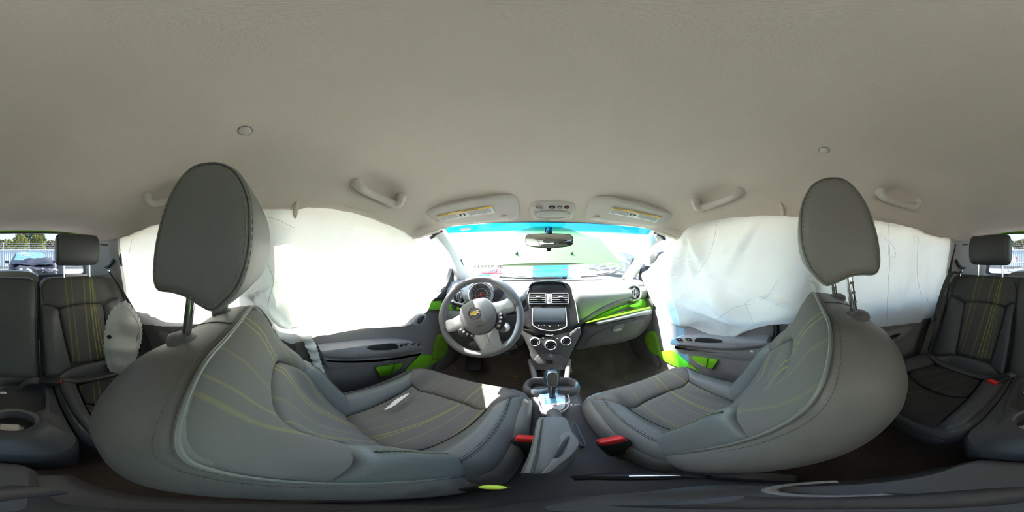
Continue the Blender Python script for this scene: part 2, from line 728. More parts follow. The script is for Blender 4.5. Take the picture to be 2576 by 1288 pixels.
# floor: carpet with the tunnel down the middle, toe board rising at the front
def floor_z(x, y):
    z = -.90
    z += .15 * math.exp(-((x - CX) / .085) ** 4) * sm(-.35, -.15, y)
    z += .44 * sm(.92, 1.32, y)
    z += .10 * sm(.54, .63, abs(x - CX))
    z += .12 * sm(-.30, -.50, y)
    z += .006 * noise.noise(Vector((x * 9, y * 9, 0)))
    return z


gx = [CX - .66 + 1.32 * i / 66 for i in range(67)]
gy = [-1.40 + 2.80 * j / 80 for j in range(81)]
V = [Vector((x, y, floor_z(x, y))) for y in gy for x in gx]
F = [(j * 67 + i, j * 67 + i + 1, (j + 1) * 67 + i + 1, (j + 1) * 67 + i) for j in range(80) for i in range(66)]
k = len(V)
V += [Vector((x, y, -1.0)) for x, y in ((gx[0], gy[0]), (gx[-1], gy[0]), (gx[-1], gy[-1]), (gx[0], gy[-1]))]
F.append((k, k + 3, k + 2, k + 1))
for (a, b), line in (((k, k + 1), [i for i in range(67)]), ((k + 3, k + 2), [80 * 67 + i for i in range(67)])):
    F.append(tuple(line + [b, a]))
for (a, b), line in (((k, k + 3), [j * 67 for j in range(81)]), ((k + 1, k + 2), [j * 67 + 66 for j in range(81)])):
    F.append(tuple(line + [b, a]))
floor = obj('floor', (V, F), M['carpet'], kind='structure', label='dark worn carpet of the foot wells', angle=60)


# side walls below the belt line: sill, B-pillar foot, rear side
def side_g(z):
    return .655 - .02 * sm(-.5, -.9, z)


for s, nm in ((-1, 'wall_left'), (1, 'wall_right')):
    rws = []
    for z in (-1.0, -.9, -.80, -.6, -.4, -.32, -.27):
        rws.append([Vector((CX + s * side_g(z), y, z)) for y in [-1.40 + 2.8 * i / 40 for i in range(41)]])
    outer = [[p + Vector((s * .06, 0, 0)) for p in r] for r in reversed(rws)]
    w = obj(nm, loft(rws + outer + [rws[0]], closed=False), M['plastic'], kind='structure', angle=60)
    # B-pillar: trim from sill to headliner, with its seal line
    prof = []
    for z, y0, y1 in ((-.88, -.10, .32), (-.72, -.10, .20), (-.5, -.10, .115), (-.3, -.11, .085), (-.15, -.11, .02), (0, -.115, -.01), (.14, -.12, -.02)):
        g = side_g(z) - .012 if z < -.2 else .62 - .13 * (z + .2) - .01
        t = .05
        x0 = CX + s * g
        x1 = CX + s * (g + t)
        prof.append([Vector((x1, y0, z)), Vector((x0, y0, z)), Vector((x0 - s * .008, (y0 + y1) / 2, z)), Vector((x0, y1, z)), Vector((x1, y1, z))])
    bp_ = obj('trim_1' if s < 0 else 'trim_2', loft(prof), M['plastic2'], kind='structure')

# A-pillars
for s, nm in ((-1, 'trim_3'), (1, 'trim_4')):
    inner = [(.495, .655, .118), (.515, .80, .035), (.530, .95, -.07), (.540, 1.09, -.165)]
    outer = [(.545, .60, .092), (.575, .78, .03), (.60, .90, -.06), (.625, 1.00, -.17)]
    mid = [(.500, .605, .095), (.522, .755, .015), (.548, .88, -.08), (.57, .99, -.18)]
    back = [(.60, .72, .16), (.62, .86, .06), (.64, 1.0, -.04), (.66, 1.15, -.16)]
    f = lambda P: path([Vector((CX + s * g, y, z)) for g, y, z in P], 14)
    I, O, Mi, Ba = f(inner), f(outer), f(mid), f(back)
    rings = []
    for a, b, c, d in zip(I, Mi, O, Ba):
        rings.append([a, a.lerp(b, .5) + Vector((-s * .004, -.004, 0)), b, b.lerp(c, .5) + Vector((0, -.006, 0)), c, d])
    obj(nm, loft(rings), M['trim'], kind='structure', angle=35)
    # torn gap between pillar trim and headliner, dark ribbed airbag housing inside
    hs = thing('airbag_housing', ('dark ribbed airbag housing showing above the driver side windscreen pillar' if s < 0 else 'dark ribbed airbag housing showing above the passenger side windscreen pillar'), 'housing', (CX + s * .515, .615, .08), group='pillar airbag housings')
    b0, b1 = Vector((CX + s * .497, .652, .126)), Vector((CX + s * .53, .60, .085))
    obj('cover', tube([b0, b0.lerp(b1, .5) + Vector((0, .01, .006)), b1], [.008, .011, .009], 10), M['black'], hs)
    for k in range(5):
        p = b0.lerp(b1, .35 + .14 * k) + Vector((-s * .010, -.012, -.004))
        obj('rib', box(p, (.003, .012, .012), Matrix.Rotation(R(40 * s), 3, 'Z'), .001), M['screen'], hs)

# C/D-pillar side trims at the back with belt slot
for s, nm in ((-1, 'trim_5'), (1, 'trim_6')):
    rws = []
    for i in range(18):
        t = i / 17
        y = lerp(-.80, -1.27, t)
        col = []
        for j in range(16):
            h = j / 15
            ztop = interp(y, ZE) + .006
            z = lerp(-.45, ztop, h)
            g = lerp(.60, .53, sm(0, 1, h)) - .05 * sm(.35, 1, t) - .012 * math.sin(PI * h) * math.sin(PI * t)
            if y > -.86:
                g += .015 * (1 - sm(-.86, -.80, y))
            col.append(Vector((CX + s * g, y, z)))
        rws.append(col)
    back = [[p + Vector((s * .05, 0, 0)) for p in r] for r in rws]
    rings = [a + b[::-1] for a, b in zip(rws, back)]
    tr = obj(nm, loft(rings), M['trim'], kind='structure', angle=60)
    pl = Plane((CX + s * .517, -.95, 0), (-s, .18, .1))
    if s < 0:
        slot = [(262, 671), (268, 676), (276, 671), (283, 662), (286, 656), (283, 652), (279, 656), (274, 665)]
        seam = [(246, 615), (258, 618), (272, 619), (272, 615), (258, 614)]
    else:
        slot = [(2405, 655), (2409, 653), (2413, 660), (2422, 670), (2431, 672), (2430, 676), (2420, 677), (2411, 668)]
        seam = [(2402, 615), (2418, 615), (2436, 613), (2436, 616), (2418, 618), (2402, 618)]
    obj('belt_slot', plate(path(pl.many(slot), 24, True), pl.n, .012, .002), M['black'], tr, label='curved black slot')
    obj('slit', plate(pl.many(seam), pl.n, .006, .0005), M['black'], tr)
    sl_ = [(2400, 601), (2402, 618), (2394, 650), (2388, 690), (2383, 735)] if s > 0 else [(295, 603), (297, 620), (302, 645), (306, 670)]
    obj('window_seal', tube(path([on_x(a, b, CX + s * .548) for a, b in sl_], 20), [.003 + .008 * math.sin(PI * (k + 1) / 21) for k in range(20)], 8), M['black'], tr, label='black window seal')
    # small clip under the slot
    q = pl.at(*((274, 682) if s < 0 else (2419, 683)), .004)
    obj('belt_guide', join(box(q, (.012, .02, .018), None, .003), tube([q + Vector((0, .01, -.005)), q + Vector((0, .012, -.03))], .005, 8)), M['chrome'], tr)

# back of the cabin: hatch lower panel and cargo floor sides
Vh = loft([[Vector((CX - .62, -1.40, -.95)), Vector((CX + .62, -1.40, -.95)), Vector((CX + .62, -1.46, -.95)), Vector((CX - .62, -1.46, -.95))],
           [Vector((CX - .60, -1.36, -.30)), Vector((CX + .60, -1.36, -.30)), Vector((CX + .60, -1.44, -.30)), Vector((CX - .60, -1.44, -.30))],
           [Vector((CX - .57, -1.34, -.16)), Vector((CX + .57, -1.34, -.16)), Vector((CX + .57, -1.42, -.16)), Vector((CX - .57, -1.42, -.16))]])
hatch = obj('wall_back', Vh, M['plastic'], kind='structure', label='tailgate lower panel behind the rear seats')


# rear window: frame + tinted glass + wiper
def hatch_pt(a, b, off=0.0):
    """a: -1..1 across, b: 0 bottom .. 1 top"""
    y = lerp(-1.345, -1.275, b) - .03 * (1 - a * a) - off
    z = lerp(-.17, .205, b)
    hw = lerp(.56, .50, b)
    return Vector((CX + a * hw, y, z - .018 * a * a * b))


mg, ntg, tg = glass('rear_privacy_glass', (.50, .53, .55, 1), .03)
rw = thing('window_2', None, None, (CX, -1.3, -.17), kind='structure')
def hatch_loop(k, kb, off):
    L = [(a, b) for a, b in rrect(k, 0, 1, .06, .30, 9)]
    return [hatch_pt(a, lerp(-kb * 0, 1, .5 + (b - .5) * (1 - kb)), off) for a, b in L]
def ring_frame(outer, inner, depth):
    return loft([outer, inner, [p - depth for p in inner], [p - depth for p in outer], outer], True, False, False)
o1 = hatch_loop(1.06, -.06, .0)
i1 = hatch_loop(.985, .04, .0)
i2 = hatch_loop(.93, .085, .0)
obj('frame', ring_frame(o1, i1, Vector((0, .05, 0))), M['green'], rw, label='lime green tailgate frame')
obj('seal', ring_frame(i1, i2, Vector((0, .02, 0))), M['black'], rw, label='black window seal')
gl = [hatch_pt(a, b, .012) for a, b in rrect(.97, .02, .98, .06, .28, 9)]
obj('pane', loft([gl, [p + Vector((0, -.004, 0)) for p in gl]]), mg, rw)
wp = thing('rear_wiper', 'grey rear wiper resting low across the tinted back window', 'wiper', (CX + .0, -1.36, -.10))
pa = on_y(52, 691, -1.33)
pb_ = on_y(2, 688, -1.33)
obj('arm', tube([pb_, pb_.lerp(pa, .5) + Vector((0, 0, .008)), pa], .006, 8), M['plastic2'], wp)
obj('blade', tube([on_y(46, 694, -1.33), on_y(0, 692, -1.33)], .004, 6), M['black'], wp)
mc = thing('wiper_motor_cover', 'grey rounded cover at the foot of the back window', 'cover', (-.02, -1.28, -.17))
cvp = [on_y(a, b, -1.24) for a, b in ((-40, 690), (-20, 684), (20, 682), (60, 683), (85, 688), (97, 696))]
pth = path(cvp, 20)
obj('shell', loft([[p + Vector((0, 0, -.0)) for p in pth], [p + Vector((0, -.06, .004)) for p in pth], [Vector((p.x, p.y - .06, -.2)) for p in pth], [Vector((p.x, p.y, -.2)) for p in pth], pth], closed=False), M['trim'], mc)

# windscreen: curved laminated glass with a blue band along its top
def ws_pt(a, b, off=0.0):
    """a -1..1 across, b 0 bottom..1 top"""
    y = lerp(1.235, .715, b) - lerp(.16, .065, b) * a * a
    z = lerp(-.185, .152, b) + .035 * math.sin(PI * b) - .012 * a * a * b
    hw = lerp(.565, .485, b)
    return Vector((CX + a * hw, y - off * .5, z - off * .85))


mw, ntw, tw = glass('windscreen_glass', (.90, .96, .93, 1), .03)
tcw = ntw.nodes.new('ShaderNodeUVMap')
sxw = ntw.nodes.new('ShaderNodeSeparateXYZ')
ntw.links.new(tcw.outputs[0], sxw.inputs[0])
rmp = ntw.nodes.new('ShaderNodeValToRGB')
rmp.color_ramp.elements[0].position = .795
rmp.color_ramp.elements[0].color = (.90, .96, .93, 1)
rmp.color_ramp.elements[1].position = .90
rmp.color_ramp.elements[1].color = (.006, .16, .30, 1)
ntw.links.new(sxw.outputs[1], rmp.inputs[0])
ntw.links.new(rmp.outputs[0], tw.inputs[0])
V, F, UV = [], [], []
NA, NB = 33, 21
for off in (0, -.005):
    for j in range(NB):
        for i in range(NA):
            a, b = -1 + 2 * i / (NA - 1), j / (NB - 1)
            V.append(ws_pt(a, b, off))
            UV.append((i / (NA - 1), b))
# the band's lower edge dips towards the pillars like the photo's
UV = [(u, v + .02 * (1 - (2 * u - 1) ** 2)) for u, v in UV]
F = [(j * NA + i, j * NA + i + 1, (j + 1) * NA + i + 1, (j + 1) * NA + i) for j in range(NB - 1) for i in range(NA - 1)]
ws = thing('window_1', None, None, (CX, 1.2, -.18), kind='structure')
obj('pane', (V[:NA * NB], F, UV[:NA * NB]), mw, ws, label='clear windscreen with a blue band along the top', angle=80)
# black bonded edge along the foot and the sides
edge = path([ws_pt(-.99, .42, .004), ws_pt(-.985, .06, .004), ws_pt(-.9, .012, .004), ws_pt(-.5, .01, .004), ws_pt(0, .01, .004), ws_pt(.5, .01, .004), ws_pt(.9, .012, .004), ws_pt(.985, .06, .004), ws_pt(.99, .42, .004)], 80)
obj('seal', tube(edge, .007, 6), M['black'], ws, label='black bonded edge')


def ws_hit(px, py, off=0.004):
    """point on the windscreen seen at a pixel"""
    d = ray(px, py)
    best = None
    lo, hi = .4, 1.6
    for _ in range(50):
        m = (lo + hi) / 2
        p = d * m
        # windscreen z at this x,y
        b = .5
        bl, bh = -.2, 1.3
        for _ in range(30):
            b = (bl + bh) / 2
            hw = lerp(.565, .485, b)
            a = (p.x - CX) / hw
            y = lerp(1.235, .715, b) - lerp(.16, .065, b) * a * a
            if y > p.y:
                bl = b
            else:
                bh = b
        if ws_pt(a, b).z > p.z:
            lo = m
        else:
            hi = m
    return d * (lo - off)


# lot number in marker, written to be read from outside
p0, p1 = ws_hit(1192, 671), ws_hit(1268, 671)
ctr = (p0 + p1) / 2
upv = ws_hit(1230, 662) - ws_hit(1230, 682)
ln_ = (p1 - p0).length
obj('lot_number', text_mesh('58197961x', ln_ / 4.35, ctr, p0 - p1, upv, bold=True), M['ink'], ws, label='mirrored grey marker digits 58197961x', smooth=False)
# crossed oval drawn in white marker
ov = [ws_hit(1531 + 27 * math.cos(t) + 2 * math.sin(t), 673 + 10 * math.sin(t) - 2.5 * math.cos(t)) for t in [2 * PI * k / 40 for k in range(40)]]
obj('marker_oval', join(tube(ov, .0035, 6, True), tube([ws_hit(1508, 676), ws_hit(1556, 669)], .003, 6), tube([ws_hit(1528, 663), ws_hit(1538, 683)], .003, 6)), M['chalk'], ws, label='white crossed oval in marker')
lab = [ws_hit(a, b, .003) for a, b in ((1158, 575), (1183, 572), (1184, 578), (1160, 581))]
obj('sticker', plate(lab, -(lab[1] - lab[0]).cross(lab[3] - lab[0]), .0008, .0002), M['white'], ws)
# small sticker with blue border low on the driver side
lb2 = [ws_hit(a, b, .003) for a, b in ((1203, 691), (1232, 690), (1237, 697), (1203, 698))]
obj('sticker', plate(lb2, -(lb2[1] - lb2[0]).cross(lb2[3] - lb2[0]), .0008, .0002), pbr('blue_sticker', lin(80, 190, 220), .5), ws)

# side windows
ms, nts, ts = glass('side_glass', (.86, .92, .90, 1), .03)
for s in (-1, 1):
    for (ya, yb), nm in (((-.02, .96), 'window_3' if s < 0 else 'window_4'), ((-.82, -.12), 'window_5' if s < 0 else 'window_6')):
        L = []
        for i in range(21):
            y = lerp(ya, yb, i / 20)
            zt = min(interp(min(y, .62), ZE) + .01, .155) if y < .6 else lerp(.09, -.13, (y - .6) / .36)
            L.append((y, zt))
        g = lambda z: .625 - .14 * (z + .2)
        lo_ = [Vector((CX + s * g(-.28), y, -.28)) for y, zt in L]
        hi_ = [Vector((CX + s * g(zt), y, zt)) for y, zt in L]
        obj(nm, loft([lo_, hi_], closed=False), ms, kind='structure', angle=80)
    # black sail corner at the foot of the pillar
    c3 = [on_x(a, b, CX - .60) for a, b in ((1086, 757), (1100, 746), (1116, 730), (1127, 712), (1135, 692), (1139, 676), (1143, 690), (1143, 720), (1138, 745), (1128, 755))]
    obj('trim_7' if s < 0 else 'trim_8', plate([Vector((CX + s * .60, p.y, p.z)) for p in c3], (-s, 0, 0), .03, .004), M['black'], kind='structure')

# ------------------------------------------------------------------ doors
DOOR_YZ = [(.10, -.265), (.095, -.335), (.115, -.47), (.165, -.62), (.22, -.72), (.30, -.80), (.42, -.84), (.70, -.83), (.84, -.76), (.92, -.60), (.955, -.40), (.965, -.27)]


def front_door(s, nm, label):
    side = 'driver' if s < 0 else 'passenger'
    d = thing(nm, label, None, (CX + s * .64, .5, -.85), kind='structure')
    X = lambda g: CX + s * g
    yz = path([Vector((0, a, b)) for a, b in DOOR_YZ], 48)
    edge = [Vector((X(.632), v.y, v.z)) for v in yz]
    # panel with a soft waist: rows from the bottom edge up
    loop = edge + [Vector((X(.632), lerp(.965, .10, k / 9), -.265)) for k in range(1, 9)]
    body = plate(loop, (-s, 0, 0), .03, .012, dome=.010)
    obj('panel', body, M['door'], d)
    obj('seal', tube([p + Vector((-s * .002, -.012, 0)) for p in edge[:30]], .009, 8), M['black'], d, label='black rubber door seal')
    # front edge strip whose pale colour stands in for sunlight on the door
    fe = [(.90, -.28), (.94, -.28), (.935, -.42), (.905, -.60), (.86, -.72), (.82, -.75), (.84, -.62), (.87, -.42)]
    obj('painted_sun_edge', plate([Vector((X(.618), a, b)) for a, b in fe], (-s, 0, 0), .02, .004), M['trim'], d, label='pale front edge with sunlight painted in')
    pl = Plane((X(.575), 0, 0), (-s, 0, 0))
    pm = Plane((X(.612), 0, 0), (-s, 0, 0))
    if s < 0:
        arm = [(807, 884), (860, 877), (924, 868), (999, 861), (1044, 862), (1063, 872), (1065, 880), (1010, 886), (950, 893), (901, 899), (850, 899), (817, 897)]
        bevel = [(901, 890), (950, 884), (1010, 877), (1063, 873), (1065, 880), (1010, 886), (950, 893), (903, 899)]
        cup = [(928, 871), (990, 864), (1001, 877), (938, 881)]
        sw = [(1011, 868), (1024, 866), (1041, 865), (1055, 867)]
        pocket = [(947, 926), (968, 921), (993, 917), (1014, 914), (1010, 922), (1002, 932), (985, 942), (961, 947), (952, 937)]
        low = [(810, 900), (870, 904), (960, 898), (1040, 890), (1066, 886), (1050, 900), (1030, 912), (940, 922), (860, 930), (826, 930)]
        ins = [(1057, 894), (1089, 893), (1088, 908), (1106, 906), (1075, 924), (1027, 947), (1020, 934), (1038, 914)]
    else:
        arm = [(1685, 861), (1694, 852), (1740, 849), (1800, 852), (1858, 856), (1931, 858), (1930, 868), (1900, 873), (1854, 877), (1800, 876), (1740, 870), (1687, 867)]
        bevel = [(1686, 862), (1740, 864), (1800, 868), (1856, 869), (1854, 877), (1800, 876), (1740, 870), (1687, 867)]
        cup = [(1757, 850), (1805, 854), (1814, 862), (1750, 860)]
        sw = [(1705, 854), (1712, 854), (1729, 854), (1735, 854)]
        pocket = [(1739, 898), (1752, 897), (1780, 902), (1804, 906), (1799, 917), (1790, 928), (1776, 924), (1755, 914)]
        low = [(1690, 870), (1740, 874), (1800, 880), (1856, 881), (1930, 876), (1925, 905), (1880, 910), (1800, 900), (1740, 888), (1712, 882)]
        ins = [(1654, 886), (1690, 881), (1706, 893), (1735, 917), (1768, 942), (1740, 937), (1690, 918), (1664, 904)]
    ar = obj('armrest', plate(path(pl.many(arm), 48, True), pl.n, .055, .008), M['door_arm_lit'], d, label='padded arm rest with pull cup')
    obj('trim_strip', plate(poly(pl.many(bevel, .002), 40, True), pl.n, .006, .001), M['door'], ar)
    obj('pull_cup', plate(path(pl.many(cup, .002), 32, True), pl.n, .004, .001), M['black'], ar, label='dark pull cup')
    for q in sw:
        c = pl.at(q[0], q[1], .003)
        obj('window_switch', box(c, (.012, .020, .010), None, .002), M['black'], ar)
        obj('switch_mark', box(c + Vector((-s * .006, 0, .001)), (.001, .008, .003), None, .0003), M['white'], ar)
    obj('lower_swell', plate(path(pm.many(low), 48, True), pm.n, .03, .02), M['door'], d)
    pk = obj('pocket', plate(path(pm.many(pocket, .004), 36, True), pm.n, .006, .0015), M['green'], d, label='lime green lined pocket')
    obj('pocket_fold', tube(path(pm.many([pocket[2], ((pocket[2][0] + pocket[6][0]) / 2, (pocket[2][1] + pocket[6][1]) / 2), pocket[6]], .007), 10), .002, 6), M['green_d'], pk)
    obj('painted_insert', plate(poly(pm.many(ins, .003), 40, True), pm.n, .006, .0015), M['green'], d, label='lime green painted insert')
    if s < 0:
        obj('green_band', plate(poly([on_x(a, b, X(.606)) for a, b in ((1083, 760), (1100, 757), (1124, 755), (1124, 780), (1100, 780), (1076, 781))], 30, True), (-s, 0, 0), .02, .003), M['green'], d, label='lime green band below the window corner')
        pr = Plane((X(.60), 0, 0), (-s, -.1, 0))
        rel = [(1040, 815), (1045, 803), (1056, 793), (1070, 791), (1075, 797), (1070, 808), (1060, 817), (1047, 819)]
        rh = obj('release_recess', plate(path(pr.many(rel), 32, True), pr.n, .02, .004), M['door_arm_lit'], d)
        obj('release_handle', plate(path(pr.many([(1052, 812), (1056, 800), (1066, 794), (1068, 799), (1062, 810), (1055, 815)], .006), 24, True), pr.n, .008, .002), M['black'], rh)
    return d


front_door(-1, 'door_1', 'driver door with dark panel, arm rest switches and green pocket')
front_door(1, 'door_2', 'passenger door with dark panel, arm rest switches and green pocket')

for s, nm, lb in ((-1, 'door_3', 'rear door panel beside the hanging cloth airbag'), (1, 'door_4', 'rear door panel beside the belt on the passenger side')):
    d = thing(nm, lb, None, (CX + s * .64, -.5, -.8), kind='structure')
    L = [(-.14, -.265), (-.14, -.78), (-.30, -.82), (-.55, -.70), (-.68, -.45), (-.78, -.33), (-.80, -.265)]
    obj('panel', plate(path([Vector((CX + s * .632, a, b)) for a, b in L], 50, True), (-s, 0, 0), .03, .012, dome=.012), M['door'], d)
    A = [(-.18, -.42), (-.52, -.39), (-.54, -.43), (-.42, -.47), (-.18, -.48)]
    ar = obj('armrest', plate(path([Vector((CX + s * .605, a, b)) for a, b in A], 40, True), (-s, 0, 0), .03, .010), M['door_arm_lit'], d)
    obj('pull_cup', plate(path([Vector((CX + s * .603, a, b)) for a, b in ((-.30, -.425), (-.46, -.41), (-.46, -.43), (-.30, -.445))], 24, True), (-s, 0, 0), .004, .001), M['black'], ar)

# kick panels beside the foot wells with green oval covers
for s in (-1, 1):
    k_ = thing('kick_panel', 'dark kick panel with a green oval cover beside the ' + ('pedals' if s < 0 else 'empty passenger foot well'), 'panel', (CX + s * .60, .95, -.85), group='kick panels')
    L = [(.80, -.20), (.83, -.45), (.80, -.66), (.74, -.78), (.80, -.86), (1.2, -.80), (1.3, -.3), (1.2, -.2)]
    obj('panel', plate(path([Vector((CX + s * (.605 if y < .9 else .58), y, z)) for y, z in L], 48, True), (-s, -.1, 0), .035, .01), M['plastic'], k_)
    pk = Plane((CX + s * .588, .85, -.6), (-s, -.25, .05))
    if s < 0:
        L = [(1113, 842), (1123, 850), (1128, 866), (1127, 882), (1119, 898), (1104, 906), (1090, 906), (1089, 890), (1096, 862), (1103, 848)]
    else:
        L = [(1634, 834), (1645, 838), (1652, 852), (1656, 872), (1664, 895), (1652, 895), (1636, 886), (1624, 866), (1621, 850), (1626, 838)]
    obj('cover', plate(path(pk.many(L), 40, True), pk.n, .02, .008, dome=-.006), M['green_d'], k_, label='lime green oval cover')

# ------------------------------------------------------------------ deployed curtain airbags
def airbag(s, outline, name, label, folds, tears):
    a = thing(name, label, 'airbag', (CX + s * .6, 0, -.35), group='curtain airbags')
    pl = Plane((CX + s * .558, 0, 0), (-s, 0, -.1556))
    L = path(pl.many(outline), 260, True)
    c = Vector((CX + s * .57, -.02, -.08))

    def disp(p, r):
        y, z = p.y, p.z
        w = .022 * noise.noise(Vector((y * 4, z * 3, 3 * s))) + .013 * noise.noise(Vector((y * 9 + z * 3, z * 6, 7))) + .005 * noise.noise(Vector((y * 21, z * 15, 2)))
        for fy, fz, sy, sz, amp, rot in folds:
            u = (y - fy) * math.cos(rot) + (z - fz) * math.sin(rot)
            v = -(y - fy) * math.sin(rot) + (z - fz) * math.cos(rot)
            w += 1.5 * amp * math.exp(-(u / sy) ** 2 - (v / sz) ** 2)
        pu = .020 * (1 - r ** 6)
        return w * min(1, (1 - r) * 12 + .25) + pu
    rings = []
    for k in range(40, -1, -1):
        r = max(k / 40, .003)
        ring = []
        for i, p in enumerate(L):
            q = c + (p - c) * r
            # keep radial spokes in the cloth's plane
            q.x = CX + s * (.558 - .1556 * q.z)
            q.x -= s * disp(q, r)
            if k == 40:
                q += Vector((0, .004 * noise.noise(p * 30), .004 * noise.noise(p * 34)))
            ring.append(q)
        rings.append(ring)
    back = [[p + Vector((s * .012, 0, 0)) for p in r] for r in (rings[0],)]
    obj('cloth', loft([[Vector((CX + s * (.575 - .1556 * p.z), p.y, p.z)) for p in inset(rings[0], .006)]] + rings, True, False, True), M['airbag'], a, angle=80)
    # seam lines sewn into the cloth
    for t in tears:
        P = []
        for b in t:
            P.append(pl.at(*b))
        P = path(P, 40)
        for i_, q in enumerate(P):
            an = math.atan2(q.z - c.z, q.y - c.y)
            e = min(L, key=lambda p: abs((math.atan2(p.z - c.z, p.y - c.y) - an + PI) % (2 * PI) - PI))
            r = min(1, math.hypot(q.z - c.z, q.y - c.y) / math.hypot(e.z - c.z, e.y - c.y))
            P[i_] = Vector((CX + s * (.558 - .1556 * q.z) - s * (disp(q, r) + .0002), q.y, q.z))
        obj('seam', tube(path(P, 60), .0008, 6), M['airbag'], a)
    return a


OUT_R = [(1690, 612), (1730, 575), (1765, 560), (1830, 549), (1900, 545), (1960, 543), (2000, 546), (2080, 548), (2150, 551), (2210, 556), (2260, 565), (2310, 577), (2355, 588), (2396, 601),
         (2393, 640), (2388, 680), (2384, 720), (2382, 760), (2376, 778), (2360, 796), (2322, 804), (2318, 811), (2280, 815), (2230, 821), (2180, 820), (2120, 818), (2050, 816), (1990, 815), (1950, 816), (1910, 822), (1868, 838), (1828, 857),
         (1800, 848), (1770, 836), (1735, 822), (1695, 818), (1668, 795), (1645, 765), (1628, 730), (1614, 692), (1628, 680), (1650, 655)]
OUT_L = [(298, 604), (320, 590), (345, 575), (395, 558), (460, 545), (540, 535), (610, 530), (665, 528), (720, 528), (748, 528), (775, 522), (830, 524), (900, 540), (960, 560), (1015, 583), (1040, 600), (1062, 628), (1084, 658),
         (1112, 690), (1108, 712), (1098, 735), (1085, 757), (1077, 780), (1048, 803), (1030, 818), (985, 823), (930, 826), (880, 832), (820, 842), (780, 850), (737, 866), (705, 852), (660, 830), (610, 815), (560, 808), (500, 815), (440, 821), (380, 818), (335, 812), (308, 798),
         (310, 750), (306, 700), (302, 650)]
airbag(1, OUT_R, 'curtain_airbag', 'white deployed curtain airbag hanging over the passenger side windows',
       [(.30, -.22, .10, .05, .035, .5), (.02, -.05, .05, .16, .03, .2), (.55, -.05, .02, .14, .018, .35), (.12, -.25, .16, .03, .02, -.2), (-.45, -.1, .03, .18, .02, .1), (.42, .05, .02, .12, .02, -.4), (.50, .0, .010, .10, .012, .3), (.46, -.02, .008, .09, .010, -.2), (.20, .05, .012, .12, .012, .6), (-.05, .0, .010, .15, .014, -.15), (.36, -.28, .12, .012, .012, .15), (-.30, .02, .010, .12, .010, .2), (-.62, -.12, .010, .16, .012, -.1), (.10, -.16, .15, .012, .012, .35)],
       [[(1905, 800), (1880, 760), (1900, 745), (1935, 735), (1960, 700)], [(1820, 830), (1815, 800), (1850, 770), (1900, 760)], [(2236, 565), (2232, 650), (2228, 760), (2230, 815)],
        [(2296, 610), (2290, 600), (2300, 595), (2308, 605), (2302, 620), (2300, 680), (2310, 735), (2328, 755), (2325, 800)],
        [(2222, 600), (2240, 615), (2246, 640), (2238, 648), (2230, 640), (2232, 615)], [(1805, 555), (1800, 600), (1780, 660), (1755, 690)]])
airbag(-1, OUT_L, 'curtain_airbag', 'white deployed curtain airbag hanging over the driver side windows, glaring with sun',
       [(-.06, -.10, .04, .10, .03, .3), (-.10, .05, .08, .02, .015, .2), (-.05, -.25, .12, .05, .03, .6), (-.6, -.15, .02, .16, .015, .1), (-.09, -.15, .010, .12, .014, .4), (-.02, -.2, .012, .12, .014, .8), (-.12, .06, .10, .010, .010, .15), (-.5, -.25, .10, .012, .010, -.1)],
       [[(660, 545), (700, 555), (740, 575)], [(665, 640), (690, 700), (680, 760), (720, 800), (780, 815)], [(335, 600), (330, 700), (345, 780), (380, 805)]])

# torn liner flaps where the bags burst out
for px, py, sd, lb in ((1967, 535, 1, 'torn flap of headliner edge above the passenger airbag'), (745, 533, -1, 'torn flap of headliner edge above the driver airbag')):
    t = thing('liner_flap', lb, 'flap', on_liner(px, py - 16, .012))
    p0 = on_liner(px - 4 * sd, py - 24, .006)
    p1 = on_liner(px + 2 * sd, py - 5, .02)
    p2 = p1 + Vector((0, .0, -.028))
    obj('cloth', tube(path([p0, p0.lerp(p1, .5) + Vector((-sd * .004, 0, 0)), p1, p2], 14), [.004 + .005 * math.sin(PI * k / 13) for k in range(14)], 8), M['liner'], t)

# side airbag cloth hanging by the rear seat on the driver side
t = thing('side_airbag', 'limp white side airbag with frilled edge beside the rear seat', 'airbag', (-.45, -.72, -.65))
pl = Plane((-.37, -.58, -.42), (.62, .78, .05))
L = [(262, 850), (266, 815), (280, 782), (300, 764), (322, 760), (345, 790), (356, 815), (358, 850), (350, 880), (340, 910), (322, 935), (305, 946), (288, 942), (272, 925), (264, 895)]
lp = path(pl.many(L), 140, True)
cc = sum(lp, Vector()) / len(lp)
rings = []
for k in range(16, -1, -1):
    r = max(k / 16, .004)
    ring = []
    for i, p in enumerate(lp):
        q = cc + (p - cc) * r
        q += pl.n * (.022 * noise.noise(q * 7) + .012 * noise.noise(q * 15) + .010 * (1 - r * r))
        if k == 16:
            q += (p - cc).normalized() * .0022 * math.sin(i * 1.6) + pl.n * .004 * math.cos(i * 1.6)
        ring.append(q)
    rings.append(ring)
obj('cloth', loft([[p - pl.n * .01 for p in inset(rings[0], .006)]] + rings, True, True, True), M['airbag'], t, angle=80)
obj('hem', tube(path([cc + (p - cc) * .90 + pl.n * (.004 + .022 * noise.noise((cc + (p - cc) * .9) * 7) + .012 * noise.noise((cc + (p - cc) * .9) * 15)) for p in lp[::4]], 80, True), .0014, 6, True), M['airbag'], t)
g0 = pl.at(275, 847, .016)
obj('eyelet', lathe([(.0, .0), (.010, 0), (.010, .004), (.006, .006), (0, .006)], g0, pl.n, 16), M['black'], t)

